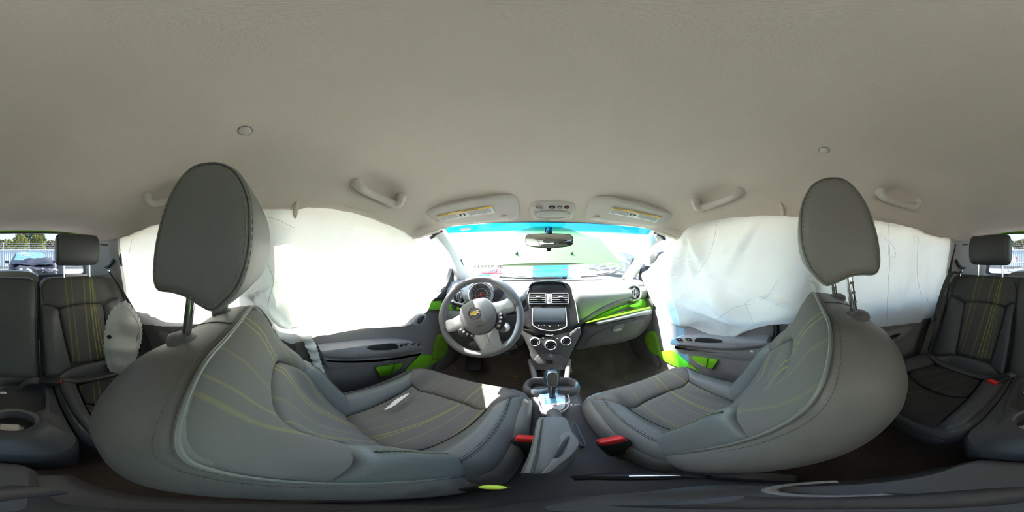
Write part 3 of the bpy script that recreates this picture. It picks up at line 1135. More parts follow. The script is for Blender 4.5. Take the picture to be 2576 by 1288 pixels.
# ragged white strip of burst seat airbag between driver seat and door
t = thing('airbag_strip', 'ragged white cloth strip between the driver seat and its door', 'cloth', (-.54, .12, -.62))
P = path([on_x(a, b, -.545) for a, b in ((768, 845), (782, 870), (793, 900), (806, 932), (818, 955))], 26)
rings = []
for i, p in enumerate(P):
    wv = .020 * (1 - .5 * i / 25)
    q = p + Vector((.006 * math.sin(i * 1.3), 0, 0))
    rings.append([q + Vector((0, -wv + .003 * math.sin(i * 2.1), 0)), q + Vector((.008 + .004 * math.cos(i), 0, 0)), q + Vector((0, wv + .003 * math.cos(i * 2.7), 0)), q + Vector((-.004, 0, 0))])
obj('cloth', loft(rings), M['airbag'], t, angle=100)

# ------------------------------------------------------------------ front seats
def headrest(parent, prof, x0, hw, dy, dz, mat, seam=True, side=1):
    """prof: side outline [(y,z)], grown across the seat's width"""
    lp = path([Vector((0, y + dy, z + dz)) for y, z in prof], 72, True)
    c = sum(lp, Vector()) / len(lp)
    rings = []
    for o, k in ((-1, .02), (-1, .45), (-.995, .75), (-.975, .90), (-.93, .975), (-.86, 1.0), (-.5, 1.015), (0, 1.02), (.5, 1.015), (.86, 1.0), (.93, .975), (.975, .90), (.995, .75), (1, .45), (1, .02)):
        rings.append([Vector((x0 + o * hw, 0, 0)) + c + (p - c) * k for p in lp])
    hr = obj('headrest', loft(rings), mat, parent, angle=80, label='padded head restraint')
    if seam:
        for s in (-1, 1):
            P = [Vector((x0 + s * hw * .955, 0, 0)) + c + (p - c) * .955 for p in lp]
            for off, q in ((.0, .0016),):
                obj('piping', tube([p + Vector((0, 0, 0)) + (p - c - Vector((x0 + s * hw * .955, 0, 0))).normalized() * .0004 for p in P], .0014, 6, True), M['plastic2'], hr)
            for kk, oo, rs in ((.90, .975, .0006), (.985, .915, .0004)):
                Q = [Vector((x0 + s * (hw + .0008) * oo, 0, 0)) + c + (p - c) * kk for p in lp]
                Q = [p + (p - c - Vector((x0, 0, 0))).normalized() * (.0006 if rs > .0005 else 0) for p in Q]
                obj('stitching', stitches(Q + Q[:1], .0085, .005, rs), M['thread'], hr, kind='stuff')
    return hr, c


HPX = [(2012, 600), (2012, 520), (2034, 465), (2062, 443), (2090, 437), (2125, 441), (2160, 470), (2190, 520), (2212, 590), (2220, 650), (2216, 682), (2204, 692), (2175, 692), (2140, 698), (2110, 712), (2082, 721), (2060, 703), (2030, 665)]
HPROF = []
for a_, b_ in HPX:
    p_ = on_x(a_, b_, .25)
    HPROF.append((p_.y, p_.z))

UPV = Vector((0, -.395, .9186))
NRM = Vector((0, .9186, .395))


def front_seat(name, label, x0, dy, dz, cdz, cy1, inner):
    """inner: +1 when the seat's inboard side is towards +x"""
    t = thing(name, label, 'seat', (x0, .3, -.88), group='front seats')
    B = Vector((x0, .13 + dy, -.62 + dz))
    H = .539
    pt = lambda u, v, w: B + Vector((u, 0, 0)) + UPV * v + NRM * w
    # shell: side and back leather
    rings = []
    for w, off in ((-.05, -.05), (-.014, -.022), (.004, -.010), (.0, .0), (-.006, .008), (-.025, .021), (-.055, .030), (-.085, .027), (-.115, .012), (-.135, -.012), (-.146, -.05), (-.150, -.10)):
        taper = lambda v: 1 - .04 * (1 - v / H)
        ring = []
        for u, v in rrect(.21, -.03 - off * .3, H + off * .55, .05, .115 + off * .5, 26):
            k = taper(v) + (off * (1 - .62 * sm(.20, .42, v)) if off > 0 else off) / .21
            ring.append(pt(u * k, v, (w if w > -.05 else w * .88) + .010 * (1 - (v / H)) * (-1 if w < -.05 else 0)))
        rings.append(ring)
    bk = obj('backrest', loft(rings), M['leather'], t, angle=70, label='grey leather backrest shell')
    # top seam across the shoulders
    sp = path([pt(0, H + .004, -.004), pt(0, H + .014, -.03), pt(0, H + .017, -.055), pt(0, H + .014, -.085), pt(0, H - .002, -.118)], 16)
    obj('seam', tube(sp, .0009, 6), M['thread_d'], bk)

    def wf(u, v):
        a = abs(u)
        bol = .062 * sm(.075, .145, a) * (1 - sm(.22, .44, v)) * (1 - .85 * sm(.165, .212, a))
        low = .016 * (1 - sm(.0, .30, v)) * (1 - sm(.06, .12, a))
        crown = .014 * (1 - sm(.12, .21, a)) * sm(.2, .4, v) * (1 - sm(.48, .54, v))
        dd = math.hypot(a - .115, v - .425)
        rip = .0009 * math.sin(math.atan2(v - .425, a - .115) * 24) * math.exp(-((dd - .075) / .028) ** 2) if a > .115 or v > .425 else 0
        return bol + low + crown + rip
    S = lambda u, v, h: pt(u, v, wf(u, v) + h)
    up = quad(S, [(-.203, .30), (-.17, .31), (-.118, .30), (-.112, .345), (-.085, .385), (-.04, .405), (0, .408), (.04, .405), (.085, .385), (.112, .345), (.118, .30), (.17, .31), (.203, .30)],
              [(-.205, .36), (-.205, .42), (-.196, .47), (-.165, .512), (-.115, .533), (-.06, .536), (0, .536), (.06, .536), (.115, .533), (.165, .512), (.196, .47), (.205, .42), (.205, .36)], 56, 22, .006, .012, .004)
    obj('upper_panel', up, M['cloth_back'], bk, angle=70, label='striped cloth upper panel')
    ins = quad(S, [(-.105, -.02), (0, -.02), (.105, -.02)], [(-.116, .29), (-.110, .34), (-.083, .38), (-.04, .40), (0, .403), (.04, .40), (.083, .38), (.110, .34), (.116, .29)], 40, 30, .008, .012, .005)
    obj('lower_insert', ins, M['cloth_back'], bk, angle=70, label='striped cloth insert')
    for s in (-1, 1):
        bo = quad(S, [(s * .107, -.02), (s * .15, -.02), (s * .206, -.02)], [(s * .120, .295), (s * .16, .305), (s * .204, .295)], 18, 34, .006, .010, .004)
        b = obj('bolster', bo, M['leather_b'], bk, angle=70, label='leather side bolster')
        for uu in (.150, .158):
            obj('stitching', stitches([S(s * (uu + .004 * math.sin(v * 9)), v, .0075) for v in [.29 * k / 30 for k in range(31)]], .010, .0065, .0007), M['thread'], b, kind='stuff')
        obj('seam', tube([S(s * (.154 + .004 * math.sin(v * 9)), v, .0062) for v in [.29 * k / 30 for k in range(31)]], .0014, 6), M['thread_d'], b)
    L = rrect(.2105, -.03, H, .05, .115, 26)
    taper = lambda v: 1 - .04 * (1 - v / H)
    start = 1
    lp = [pt(u * taper(v), v, .005) for u, v in L]
    obj('piping', tube(lp, .0028, 8, True), M['piping'], bk, label='pale piping around the face')
    ss = [pt(u * taper(v), v, -.007) for u, v in rrect(.2165, -.03, H + .0055, .05, .12, 26)]
    obj('stitching', stitches(ss, .007, .0045, .0006), M['plastic'], bk, kind='stuff')

    # cushion
    y0, y1 = .10 + dy * .5, cy1
    zc = -.605 + cdz
    Cb = Vector((x0, 0, zc))
    ht = y1 - y0

    def cw(u, v):
        a = abs(u)
        q = v / ht
        bol = .046 * sm(.095, .155, a) * (1 - sm(.70, .92, q)) * (1 - .75 * sm(.17, .232, a))
        fr = .020 * sm(.55, .85, q) - .050 * sm(.86, 1.0, q) ** 2 - .012 * sm(.15, .23, a) * sm(.7, 1, q)
        return bol + fr - .02 * (1 - sm(0, .15, q))
    cp = lambda u, v, h: Cb + Vector((u, y0 + v, cw(u, v) + h))
    fh = lambda q: 1 - .12 * sm(.6, 1, q) ** 2
    rings = []
    for dz_, off in ((-.06, -.05), (-.012, -.03), (.0, -.004), (-.012, .008), (-.04, .016), (-.08, .014), (-.13, -.004), (-.17, -.03)):
        ring = []
        for u, v in rrect(.225 + off, -.01 - off * .2, ht + off, .04, .13, 14):
            u2 = u
            p = cp(max(-.226, min(.226, u)), max(0, min(ht, v)), dz_)
            p.x = x0 + u2
            p.y = y0 + v
            if dz_ < -.05:
                p.z = zc + dz_ - .01
            ring.append(p)
        rings.append(ring)
    cu = obj('cushion', loft(rings), M['leather'], t, angle=70, label='grey leather cushion base')
    XS = ht * .64
    mid = quad(cp, [(-.098, .0), (0, -.004), (.098, .0)], [(-.128, XS - .015), (-.06, XS + .004), (0, XS + .008), (.06, XS + .004), (.128, XS - .015)], 34, 34, .008, .010, .005)
    obj('insert', mid, M['cloth_seat'], cu, angle=70, label='striped cloth seat insert')
    frn = quad(cp, [(-.158, XS + .004), (-.128, XS - .010), (-.06, XS + .009), (0, XS + .013), (.06, XS + .009), (.128, XS - .010), (.158, XS + .004)],
               [(-.20, XS + .06), (-.196, ht - .075), (-.14, ht - .022), (-.07, ht - .006), (0, ht - .003), (.07, ht - .006), (.14, ht - .022), (.196, ht - .075), (.20, XS + .06)], 44, 26, .007, .012, .004)
    obj('front_panel', frn, M['cloth_seat'], cu, angle=70, label='striped cloth front panel')
    for s in (-1, 1):
        bo = quad(cp, [(s * .102, -.002), (s * .16, -.004), (s * .221, .0)], [(s * .134, XS - .01), (s * .172, XS + .035), (s * .214, XS + .085)], 18, 34, .007, .010, .004)
        b = obj('bolster', bo, M['leather_b'], cu, angle=70, label='leather cushion bolster')
        for uu in (.178, .186):
            obj('stitching', stitches([cp(s * uu * (1 - .0 * k), v, .0085) for k, v in enumerate([(XS + .045) * k / 40 for k in range(41)])], .010, .0065, .0007), M['thread_d'], b, kind='stuff')
        obj('seam', tube([cp(s * .182, v, .0068) for v in [(XS + .045) * k / 40 for k in range(41)]], .0013, 6), M['thread_d'], b)
    # base, rails, side cover
    obj('seat_base', box((x0, .32 + dy, -.795 + cdz * .4), (.36, .40, .13), None, .02), M['black'], t)
    for s in (-1, 1):
        obj('rail', box((x0 + s * .17, .30, -.872), (.04, .56, .03), None, .004), M['plastic2'], t)
        obj('side_cover', plate(path([Vector((x0 + s * .225, a, b + cdz)) for a, b in ((.02, -.66), (.10, -.64), (.30, -.68), (.48, -.70), (.50, -.76), (.30, -.79), (.08, -.78), (.0, -.72))], 40, True), (s, 0, 0), .03, .006), M['plastic'], t)
    # head restraint on two chrome posts in sockets
    hy = dy
    yg, zg = -.14 + dy, -.137 + dz
    hr, hc = headrest(t, HPROF, x0, .105, -.03 + dy, -.019 + dz, M['leather'])
    for s in (-1, 1):
        px_ = x0 + s * .075
        obj('post', tube([Vector((px_, yg + .004, zg - .02)), Vector((px_, yg + .024, zg + .14))], .0068, 14), M['chrome'], hr, label='chrome post')
        for k in range(5):
            if inner < 0:
                c0 = Vector((px_, yg + .004, zg)).lerp(Vector((px_, yg + .024, zg + .14)), .12 + .13 * k)
                obj('notch', box(c0 + Vector((-.0052, 0.0, 0)), (.0032, .008, .006), Matrix.Rotation(R(12), 3, 'X'), .001), M['plastic'], hr)
        gd = obj('post_guide', lathe([(.0, -.006), (.024, -.006), (.0265, 0), (.025, .007), (.017, .013), (.0075, .0145)], (px_, yg + .004, zg), (0, .08, 1), 28), M['plastic'], bk, label='dark post socket')
        obj('release_tab', box((px_ + (-.004 if inner > 0 else .004), yg + .021, zg + .003), (.026, .013, .012), None, .004, 3), M['black'], gd) if s == inner else None
    return t


front_seat('driver_seat', 'grey leather driver seat behind the steering wheel, sun patch on its cushion', -.265, 0, 0, .015, .575, 1)
front_seat('passenger_seat', 'grey leather front passenger seat facing the glove box', .355, .03, .017, -.015, .548, -1)

# split in the driver cushion's bolster with pale foam showing
t = thing('foam_tear', 'pale torn foam strip on the outer bolster of the driver cushion', 'tear', (-.42, .33, -.56))
P = [on_z(a, b, -.553) for a, b in ((968, 1030), (985, 1020), (1000, 1008), (1012, 1000), (1028, 989))]
P = path(P, 20)
rings = []
for i, p in enumerate(P):
    wv = .002 + .0055 * math.sin(PI * i / 19) + .0015 * math.sin(i * 2.3)
    d = (P[min(19, i + 1)] - P[max(0, i - 1)]).normalized()
    n_ = d.cross(Vector((0, 0, 1))).normalized()
    rings.append([p + n_ * wv, p + Vector((0, 0, .0012)), p - n_ * wv, p - Vector((0, 0, .01))])
obj('foam', loft(rings), M['paper'], t)


# ------------------------------------------------------------------ rear seats
def rear_back(name, label, xa, xb, cxp, mirror, centre=None, il=.234, ir=.234):
    t = thing(name, label, 'seat', ((xa + xb) / 2, -.7, -.62), group='rear seat backs')
    Bk = Vector((0, -.625, -.60))
    U = Vector((0, -.46, .888)).normalized()
    Nn = Vector((0, U.z, -U.y))
    H = .545
    pt = lambda x, v, w: Vector((x, 0, 0)) + Bk + U * v + Nn * w
    xm, hw = (xa + xb) / 2, (xb - xa) / 2
    rings = []
    for w, off in ((-.012, -.02), (.0, .0), (-.012, .006), (-.06, .008), (-.10, .0), (-.115, -.02)):
        rings.append([pt(xm + u, v, w) for u, v in rrect(hw + off - .006, -.01, H + off, .02, .055, 12)])
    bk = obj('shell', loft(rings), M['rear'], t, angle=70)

    def wf(x, v):
        a = abs(x - cxp)
        return .030 * sm(.10, .17, a) * (1 - sm(.30, .42, v)) * (1 - .8 * sm(.19, .25, a)) + .012 * (1 - sm(.1, .2, a))
    S = lambda u, v, h: pt(cxp + u, v, wf(cxp + u, v) + h)
    up = quad(S, [(-il, .40), (-min(.17, il - .03), .395), (-.11, .378), (-.06, .384), (0, .388), (.06, .384), (.11, .378), (min(.17, ir - .03), .395), (ir, .40)],
              [(-il, .47), (-il + .024, .522), (-.12, .538), (0, .541), (.12, .538), (ir - .024, .522), (ir, .47)], 44, 16, .006, .010, .004)
    obj('upper_panel', up, M['cloth_rear'], t, angle=70, label='striped leather upper panel')
    ins = quad(S, [(-.085, .085), (-.05, .075), (0, .072), (.05, .075), (.085, .085)], [(-.118, .355), (-.10, .372), (-.06, .380), (0, .384), (.06, .380), (.10, .372), (.118, .355)], 34, 28, .007, .010, .005)
    obj('insert', ins, M['cloth_rear'], t, angle=70, label='striped cloth insert')
    for s in (-1, 1):
        ee = il if s < 0 else ir
        bo = quad(S, [(s * .092, .06), (s * (.092 + ee) / 2, .03), (s * ee, .01)], [(s * .122, .365), (s * (.122 + ee) / 2, .390), (s * ee, .395)], 18, 28, .006, .010, .004)
        obj('bolster', bo, M['rear'], t, angle=70, label='leather side bolster')
    lo = quad(S, [(-il + .004, -.01), (0, -.012), (ir - .004, -.01)], [(-il + .008, .010), (-(.09 + il) / 2, .028), (-.09, .056), (0, .066), (.09, .056), ((.09 + ir) / 2, .028), (ir - .008, .010)], 34, 10, .006, .010, .004)
    obj('lower_panel', lo, M['rear'], t, angle=70)
    if centre:
        a, b = centre
        Sc = lambda u, v, h: pt(u, v, h)
        cp_ = quad(Sc, [(a, -.005), ((a + b) / 2, -.005), (b, -.005)], [(a, .532), ((a + b) / 2, .541), (b, .541)], 20, 34, .018, .02, .003)
        obj('centre_panel', cp_, M['rear'], t, angle=70, label='plain leather centre panel')
    # head restraint
    top = pt(cxp, H, -.04)
    hc = Vector((cxp, -.872, .034))
    rings = []
    for o, k in ((-1, .05), (-1, .5), (-.99, .78), (-.96, .90), (-.90, .97), (-.8, 1.0), (0, 1.03), (.8, 1.0), (.90, .97), (.96, .90), (.99, .78), (1, .5), (1, .05)):
        rings.append([hc + Vector((o * .122, y * k, z * k)) for y, z in [(v.y, v.z) for v in path([Vector((0, a_, b_)) for a_, b_ in ((.047, .0), (.040, .055), (.018, .083), (-.012, .082), (-.036, .05), (-.043, 0), (-.040, -.05), (-.02, -.08), (.015, -.084), (.043, -.055))], 44, True)]])
    hr = obj('headrest', loft(rings), M['rear'], t, angle=80, label='low padded head restraint')
    for s in (-1, 1):
        lp = [hc + Vector((s * .104, v.y, v.z)) for v in path([Vector((0, a_, b_)) for a_, b_ in ((.0485, .0), (.041, .056), (.018, .0845), (-.012, .0835), (-.036, .051), (-.044, 0), (-.041, -.05), (-.02, -.0815), (.015, -.0855), (.0445, -.056))], 60, True)]
        obj('stitching', stitches(lp + lp[:1], .009, .0055, .0006), M['thread'], hr, kind='stuff')
        obj('post', tube([hc + Vector((s * .075, 0, -.06)), Vector((cxp + s * .075, -.868, -.125))], .006, 12), M['chrome'], hr, label='chrome post')
    return t


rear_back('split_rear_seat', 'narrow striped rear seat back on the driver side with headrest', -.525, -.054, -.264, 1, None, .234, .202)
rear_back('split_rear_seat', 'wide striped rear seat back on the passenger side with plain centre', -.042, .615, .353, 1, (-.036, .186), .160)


def rear_cushion(name, label, xa, xb, cxp):
    t = thing(name, label, 'seat', (cxp, -.4, -.85), group='rear seat cushions')
    y0, y1 = -.625, -.225
    zc = -.585
    ht = y1 - y0
    xm, hw = (xa + xb) / 2, (xb - xa) / 2

    def cw(u, v):
        a = abs(u)
        q = v / ht
        return .026 * sm(.11, .18, a) * (1 - .75 * sm(.20, .245, a)) * (1 - sm(.75, 1, q)) + .02 * q - .022 * sm(.88, 1, q) ** 2 - .015 * (1 - sm(0, .2, q))
    cp = lambda u, v, h: Vector((cxp + u, y0 + v, zc + cw(u, v) + h))
    rings = []
    for dz_, off in ((-.07, -.05), (-.012, -.03), (.0, -.004), (-.012, .004), (-.05, .006), (-.12, -.004), (-.22, -.03)):
        ring = []
        for u, v in rrect(hw + off, -.0, ht + off, .02, .07, 12):
            p = cp(u + xm - cxp, max(0, min(ht, v)), dz_)
            p.x = xm + u
            p.y = y0 + v
            ring.append(p)
        rings.append(ring)
    cu = obj('base', loft(rings), M['rear'], t, angle=70)
    e0, e1 = xa - cxp + .012, xb - cxp - .012
    ins = quad(cp, [(-.12, .075), (0, .06), (.12, .075)], [(-.135, .20), (-.08, .222), (0, .232), (.08, .222), (.135, .20)], 30, 20, .006, .010, .004)
    obj('insert', ins, M['cloth_rearc'], t, angle=70, label='dark striped cloth insert')
    fr = quad(cp, [(-.14, .208), (-.08, .23), (0, .24), (.08, .23), (.14, .208)], [(-.16, ht - .02), (-.08, ht - .01), (0, ht - .006), (.08, ht - .01), (.16, ht - .02)], 30, 18, .006, .010, .004)
    obj('front_panel', fr, M['cloth_rearc'], t, angle=70, label='dark cloth front panel')
    for s, e in ((-1, e0), (1, e1)):
        bo = quad(cp, [(s * .125, .06), ((s * .125 + e) / 2, .04), (e, .04)], [(s * .165, ht - .025), ((s * .165 + e) / 2, ht - .02), (e, ht - .05)], 16, 26, .006, .010, .004)
        obj('bolster', bo, M['rear'], t, angle=70, label='leather side strip')
    bb = quad(cp, [(e0, .0), (0, -.005), (e1, .0)], [(e0, .035), (0, .054), (e1, .035)], 30, 8, .006, .010, .004)
    obj('back_strip', bb, M['rear'], t, angle=70)
    wl_ = [cp(u, ht - .004, -.022) + Vector((0, .008, 0)) for u in [lerp(e0, e1, k / 20) for k in range(21)]]
    obj('welt', tube(wl_, .0025, 6), M['thread_d'], t)
    return t


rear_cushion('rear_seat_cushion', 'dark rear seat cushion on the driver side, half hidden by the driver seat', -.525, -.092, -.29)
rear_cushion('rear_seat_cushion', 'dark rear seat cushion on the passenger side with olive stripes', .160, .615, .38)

# storage tray between the rear cushions
t = thing('rear_storage_tray', 'black plastic storage tray with cup holder between the rear seats', 'tray', (.035, -.42, -.80))
L = rrect(.12, -.665, -.21, .03, .06, 12)
HOLE = [(-.075, -.60), (.075, -.60), (.075, -.43), (.05, -.40), (.055, -.36), (.03, -.315), (0, -.305), (-.03, -.315), (-.055, -.36), (-.05, -.40), (-.075, -.43)]
hole = path([Vector((.035 + a, b, 0)) for a, b in HOLE], 48, True)
TX = .035
def tray_z(y):
    return -.588 + .018 * sm(-.6, -.3, y) - .03 * sm(-.27, -.21, y)
outer = path([Vector((TX + u, v, 0)) for u, v in L], 48, True)
# line up the loops by angle
def by_angle(P, c):
    P = sorted(P, key=lambda p: math.atan2(p.y - c.y, p.x - c.x))
    return P
cc = Vector((TX, -.44, 0))
def ray_loop(P, n=72):
    """resample a star-shaped loop at even angles round cc"""
    out = []
    m = len(P)
    for k in range(n):
        a = 2 * PI * k / n
        d = Vector((math.cos(a), math.sin(a), 0))
        best = 0
        for i in range(m):
            p, q = P[i] - cc, P[(i + 1) % m] - cc
            den = d.x * (q.y - p.y) - d.y * (q.x - p.x)
            if abs(den) < 1e-9:
                continue
            tt = (p.x * (q.y - p.y) - p.y * (q.x - p.x)) / den
            ss = (p.x * d.y - p.y * d.x) / den
            if tt > 0 and -1e-6 <= ss <= 1 + 1e-6:
                best = max(best, tt)
        out.append(cc + d * best)
    return out
O_, I_ = ray_loop(outer), ray_loop(hole)
def lift(P, dz):
    return [Vector((p.x, p.y, tray_z(p.y) + dz)) for p in P]
rim = lift([p.lerp(q, .35) for p, q in zip(I_, O_)], .006)
rim2 = lift([p.lerp(q, .10) for p, q in zip(I_, O_)], .008)
rings = [[Vector((p.x, p.y, -.80)) for p in O_], lift([cc + (p - cc) * 1.0 for p in O_], -.02), lift([cc + (p - cc) * .965 for p in O_], .0), lift([p.lerp(q, .42) for p, q in zip(I_, O_)], .0), rim, rim2, lift(I_, .003), lift(I_, -.045), lift([cc + (p - cc) * .93 for p in I_], -.055)]
obj('tray', loft(rings), M['rear'], t, angle=50, label='moulded tray with deep well')
cup_c = Vector((TX, -.355, tray_z(-.355)))
obj('cup_ring', lathe([(.056, -.05), (.058, -.002), (.062, .004), (.056, .007), (.049, .003), (.047, -.045)], cup_c, (0, 0, 1), 36, cap0=False, cap1=False), M['plastic'], t, label='cup holder ring')
for px, py, lb, nm, r in ((22, 1077, 'crumpled pale tissue in the rear cup holder', 'tissue', .024), (8, 988, 'small torn white paper scrap in the rear tray', 'paper_scrap', .010)):
    q = on_z(px, py, -.612)
    sp = []
    bm = bmesh.new()
    bmesh.ops.create_icosphere(bm, subdivisions=3, radius=r)
    for v in bm.verts:
        v.co = Vector((v.co.x * 1.3, v.co.y * .8, v.co.z * .45)) * (1 + .35 * noise.noise(v.co * 90))
    bm.verts.index_update()
    vf = ([v.co + q for v in bm.verts], [tuple(v.index for v in f.verts) for f in bm.faces])
    bm.free()
    obj(nm, vf, M['paper'], None, label=lb, cat='litter')

# ------------------------------------------------------------------ dashboard
dash = thing('dashboard', 'charcoal dashboard with grey top pad and green inlays below the windscreen', 'dashboard', (CX, .9, -.6))


def dash_section(x):
    """(y,z) outline of the dashboard body at x, from the windscreen foot over the top and down the face"""
    g = (x - CX)
    q = abs(g) / .62
    bow = .10 * q * q
    rc = .07 * math.exp(-(g / .115) ** 6)
    top = [(1.22 - bow, -.200), (1.10 - bow * .9, -.178), (.98 - bow * .6, -.176), (.90 - .03 * q + rc * .8, -.190), (.868 + rc, -.215), (.862 + rc, -.25)]
    low = [(.868, -.30), (.865, -.36), (.86, -.42), (.87, -.48), (.90, -.53), (1.0, -.56), (1.25, -.50)]
    return top + low


xs = [CX - .61 + 1.22 * i / 48 for i in range(49)]
rings = [path([Vector((x, a, b)) for a, b in dash_section(x)], 44) for x in xs]
obj('body', loft(rings + [], closed=False), M['plastic'], dash, label='charcoal body')


def pad_pt(x, v):
    """the grey top pad: v 0 at the windscreen .. 1 at its lower lip"""
    q = (x - CX) / .62
    rc = .085 * math.exp(-((x - CX) / .115) ** 6)      # recess round the centre stack
    ylip = .845 + rc
    zlip = interp(x, [(-.6, -.275), (-.3, -.275), (-.1, -.25), (.1, -.25), (.17, -.395), (.24, -.372), (.30, -.338), (.394, -.300), (.5, -.277), (.66, -.272)])
    P = [Vector((x, 1.215 - .10 * q * q, -.192)), Vector((x, 1.08 - .09 * q * q, -.168)), Vector((x, .97 - .05 * q * q, -.165)), Vector((x, .885 + rc * .75, -.185 + rc * .1)), Vector((x, .848 + rc, -.222)), Vector((x, ylip, (zlip - .222) / 2)), Vector((x, ylip + .01, zlip))]
    return P


rings = []
for i in range(61):
    x = CX - .605 + 1.21 * i / 60
    rings.append(path(pad_pt(x, 0), 30))
inner_ = [[p + Vector((0, .015, -.012)) for p in r] for r in rings]
obj('top_pad', loft([a + b[::-1] for a, b in zip(rings, inner_)]), M['dashpad'], dash, label='grained grey top pad', angle=50)
# dark roll along the pad's sweeping lower lip, passenger side
lip = path([pad_pt(x, 0)[-1] + Vector((0, -.004, .008)) for x in [.165 + .40 * k / 14 for k in range(15)]], 40)
obj('lip', tube(lip, [.006 + .009 * math.sin(PI * (.15 + .85 * k / 39)) for k in range(40)], 10), M['plastic'], dash, label='dark roll under the pad')
# faint slot between glass and pad
slot = [Vector((CX + .5 * k / 10, 1.165 - .10 * (k / 10 * .8) ** 2, -.172)) for k in range(-9, 10)]
obj('defroster_slot', tube(path(slot, 40), .006, 6, squash=((0, 0, 1), .4)), M['plastic2'], dash)

# green shelf, ledge and glove box on the passenger side
pg = Plane((.4, .862, -.3), (0, -1, .12))
green_r = [(1478, 812), (1496, 800), (1520, 788), (1550, 775), (1580, 765), (1604, 757), (1618, 752), (1626, 760), (1634, 772), (1590, 783), (1540, 795), (1505, 805)]
obj('green_shelf', plate(path(pg.many(green_r), 60, True), pg.n, .02, .003, dome=-.012), M['green'], dash, label='lime green shelf recess')
pf = Plane((.4, .835, -.3), (0, -1, .1))
gf = obj('green_shelf_fold', plate(path(pf.many([(1584, 770), (1600, 762), (1610, 752), (1616, 756), (1612, 768), (1596, 773)]), 30, True), pf.n, .02, .003, dome=.004), M['green'], dash)
pe = Plane((.4, .795, -.33), (0, -1, .35))
ledge_t = [(1476, 813), (1505, 803), (1550, 792), (1600, 780), (1636, 771), (1641, 776), (1600, 785), (1550, 797), (1505, 807)]
obj('ledge_top', plate(poly(pe.many(ledge_t), 60, True), pe.n, .06, .003), M['green'], dash, label='lime green shelf edge')
ledge = [(1503, 808), (1550, 797), (1600, 785), (1638, 776), (1641, 786), (1637, 791), (1590, 799), (1540, 810), (1510, 817), (1501, 815)]
obj('ledge', plate(path(pe.many(ledge), 60, True), pe.n, .055, .008), M['dashpad'], dash, label='grey padded ledge')
pb2 = Plane((.4, .815, -.45), (0, -1, -.18))
lowr = [(1462, 850), (1475, 828), (1503, 819), (1540, 812), (1590, 801), (1640, 791), (1643, 800), (1632, 822), (1618, 838), (1600, 852), (1560, 864), (1500, 874), (1452, 882), (1445, 878)]
obj('lower_panel', plate(path(pb2.many(lowr), 70, True), pb2.n, .10, .015), M['plastic'], dash, label='charcoal lower panel')
gb = [(1484, 850), (1510, 834), (1550, 819), (1590, 807), (1617, 802), (1623, 808), (1618, 824), (1608, 838), (1585, 851), (1550, 860), (1510, 867), (1478, 872), (1474, 864)]
gbo = obj('glove_box_door', plate(path(pb2.many(gb, .006), 70, True), pb2.n, .012, .004, dome=.004), M['plastic'], dash, label='glove box door')
ha = [(1540, 833), (1546, 821), (1558, 817), (1571, 816), (1570, 822), (1564, 831), (1550, 834)]
obj('handle', plate(path(pb2.many(ha, .012), 36, True), pb2.n, .008, .002), M['plastic2'], gbo, label='glove box latch')
obj('latch_hollow', plate(path(pb2.many([(1541, 831), (1548, 829), (1562, 826), (1563, 831), (1550, 834)], .0135), 24, True), pb2.n, .003, .0006), M['trim'], gbo)
# driver side lower panel and green band
pdl = Plane((-.4, .84, -.4), (0, -1, -.1))
lowl = [(1114, 792), (1140, 784), (1200, 788), (1290, 790), (1315, 810), (1320, 850), (1310, 872), (1270, 878), (1210, 884), (1160, 884), (1130, 872), (1118, 840)]
obj('knee_panel', plate(path(pdl.many(lowl), 70, True), pdl.n, .08, .012), M['plastic'], dash, label='charcoal knee panel under the column')
pgl = Plane((-.4, .835, -.3), (0, -1, .15))
gl_ = [(1088, 764), (1112, 760), (1140, 764), (1175, 765), (1205, 772), (1225, 785), (1200, 786), (1160, 780), (1120, 780), (1086, 780)]
obj('green_inlay', plate(path(pgl.many(gl_), 50, True), pgl.n, .03, .004), M['green'], dash, label='lime green inlay beside the column')
bl_ = [(1112, 782), (1150, 782), (1195, 788), (1200, 800), (1160, 806), (1118, 803)]
obj('silver_strip', plate(path(pgl.many(bl_, .002), 40, True), pgl.n, .03, .006), M['dashpad'], dash)
psw = pgl.at(1143, 771, .006)
obj('light_switch', lathe([(0, 0), (.014, 0), (.016, .006), (.012, .012), (0, .013)], psw, pgl.n, 24), M['black'], dash, label='round dark switch')

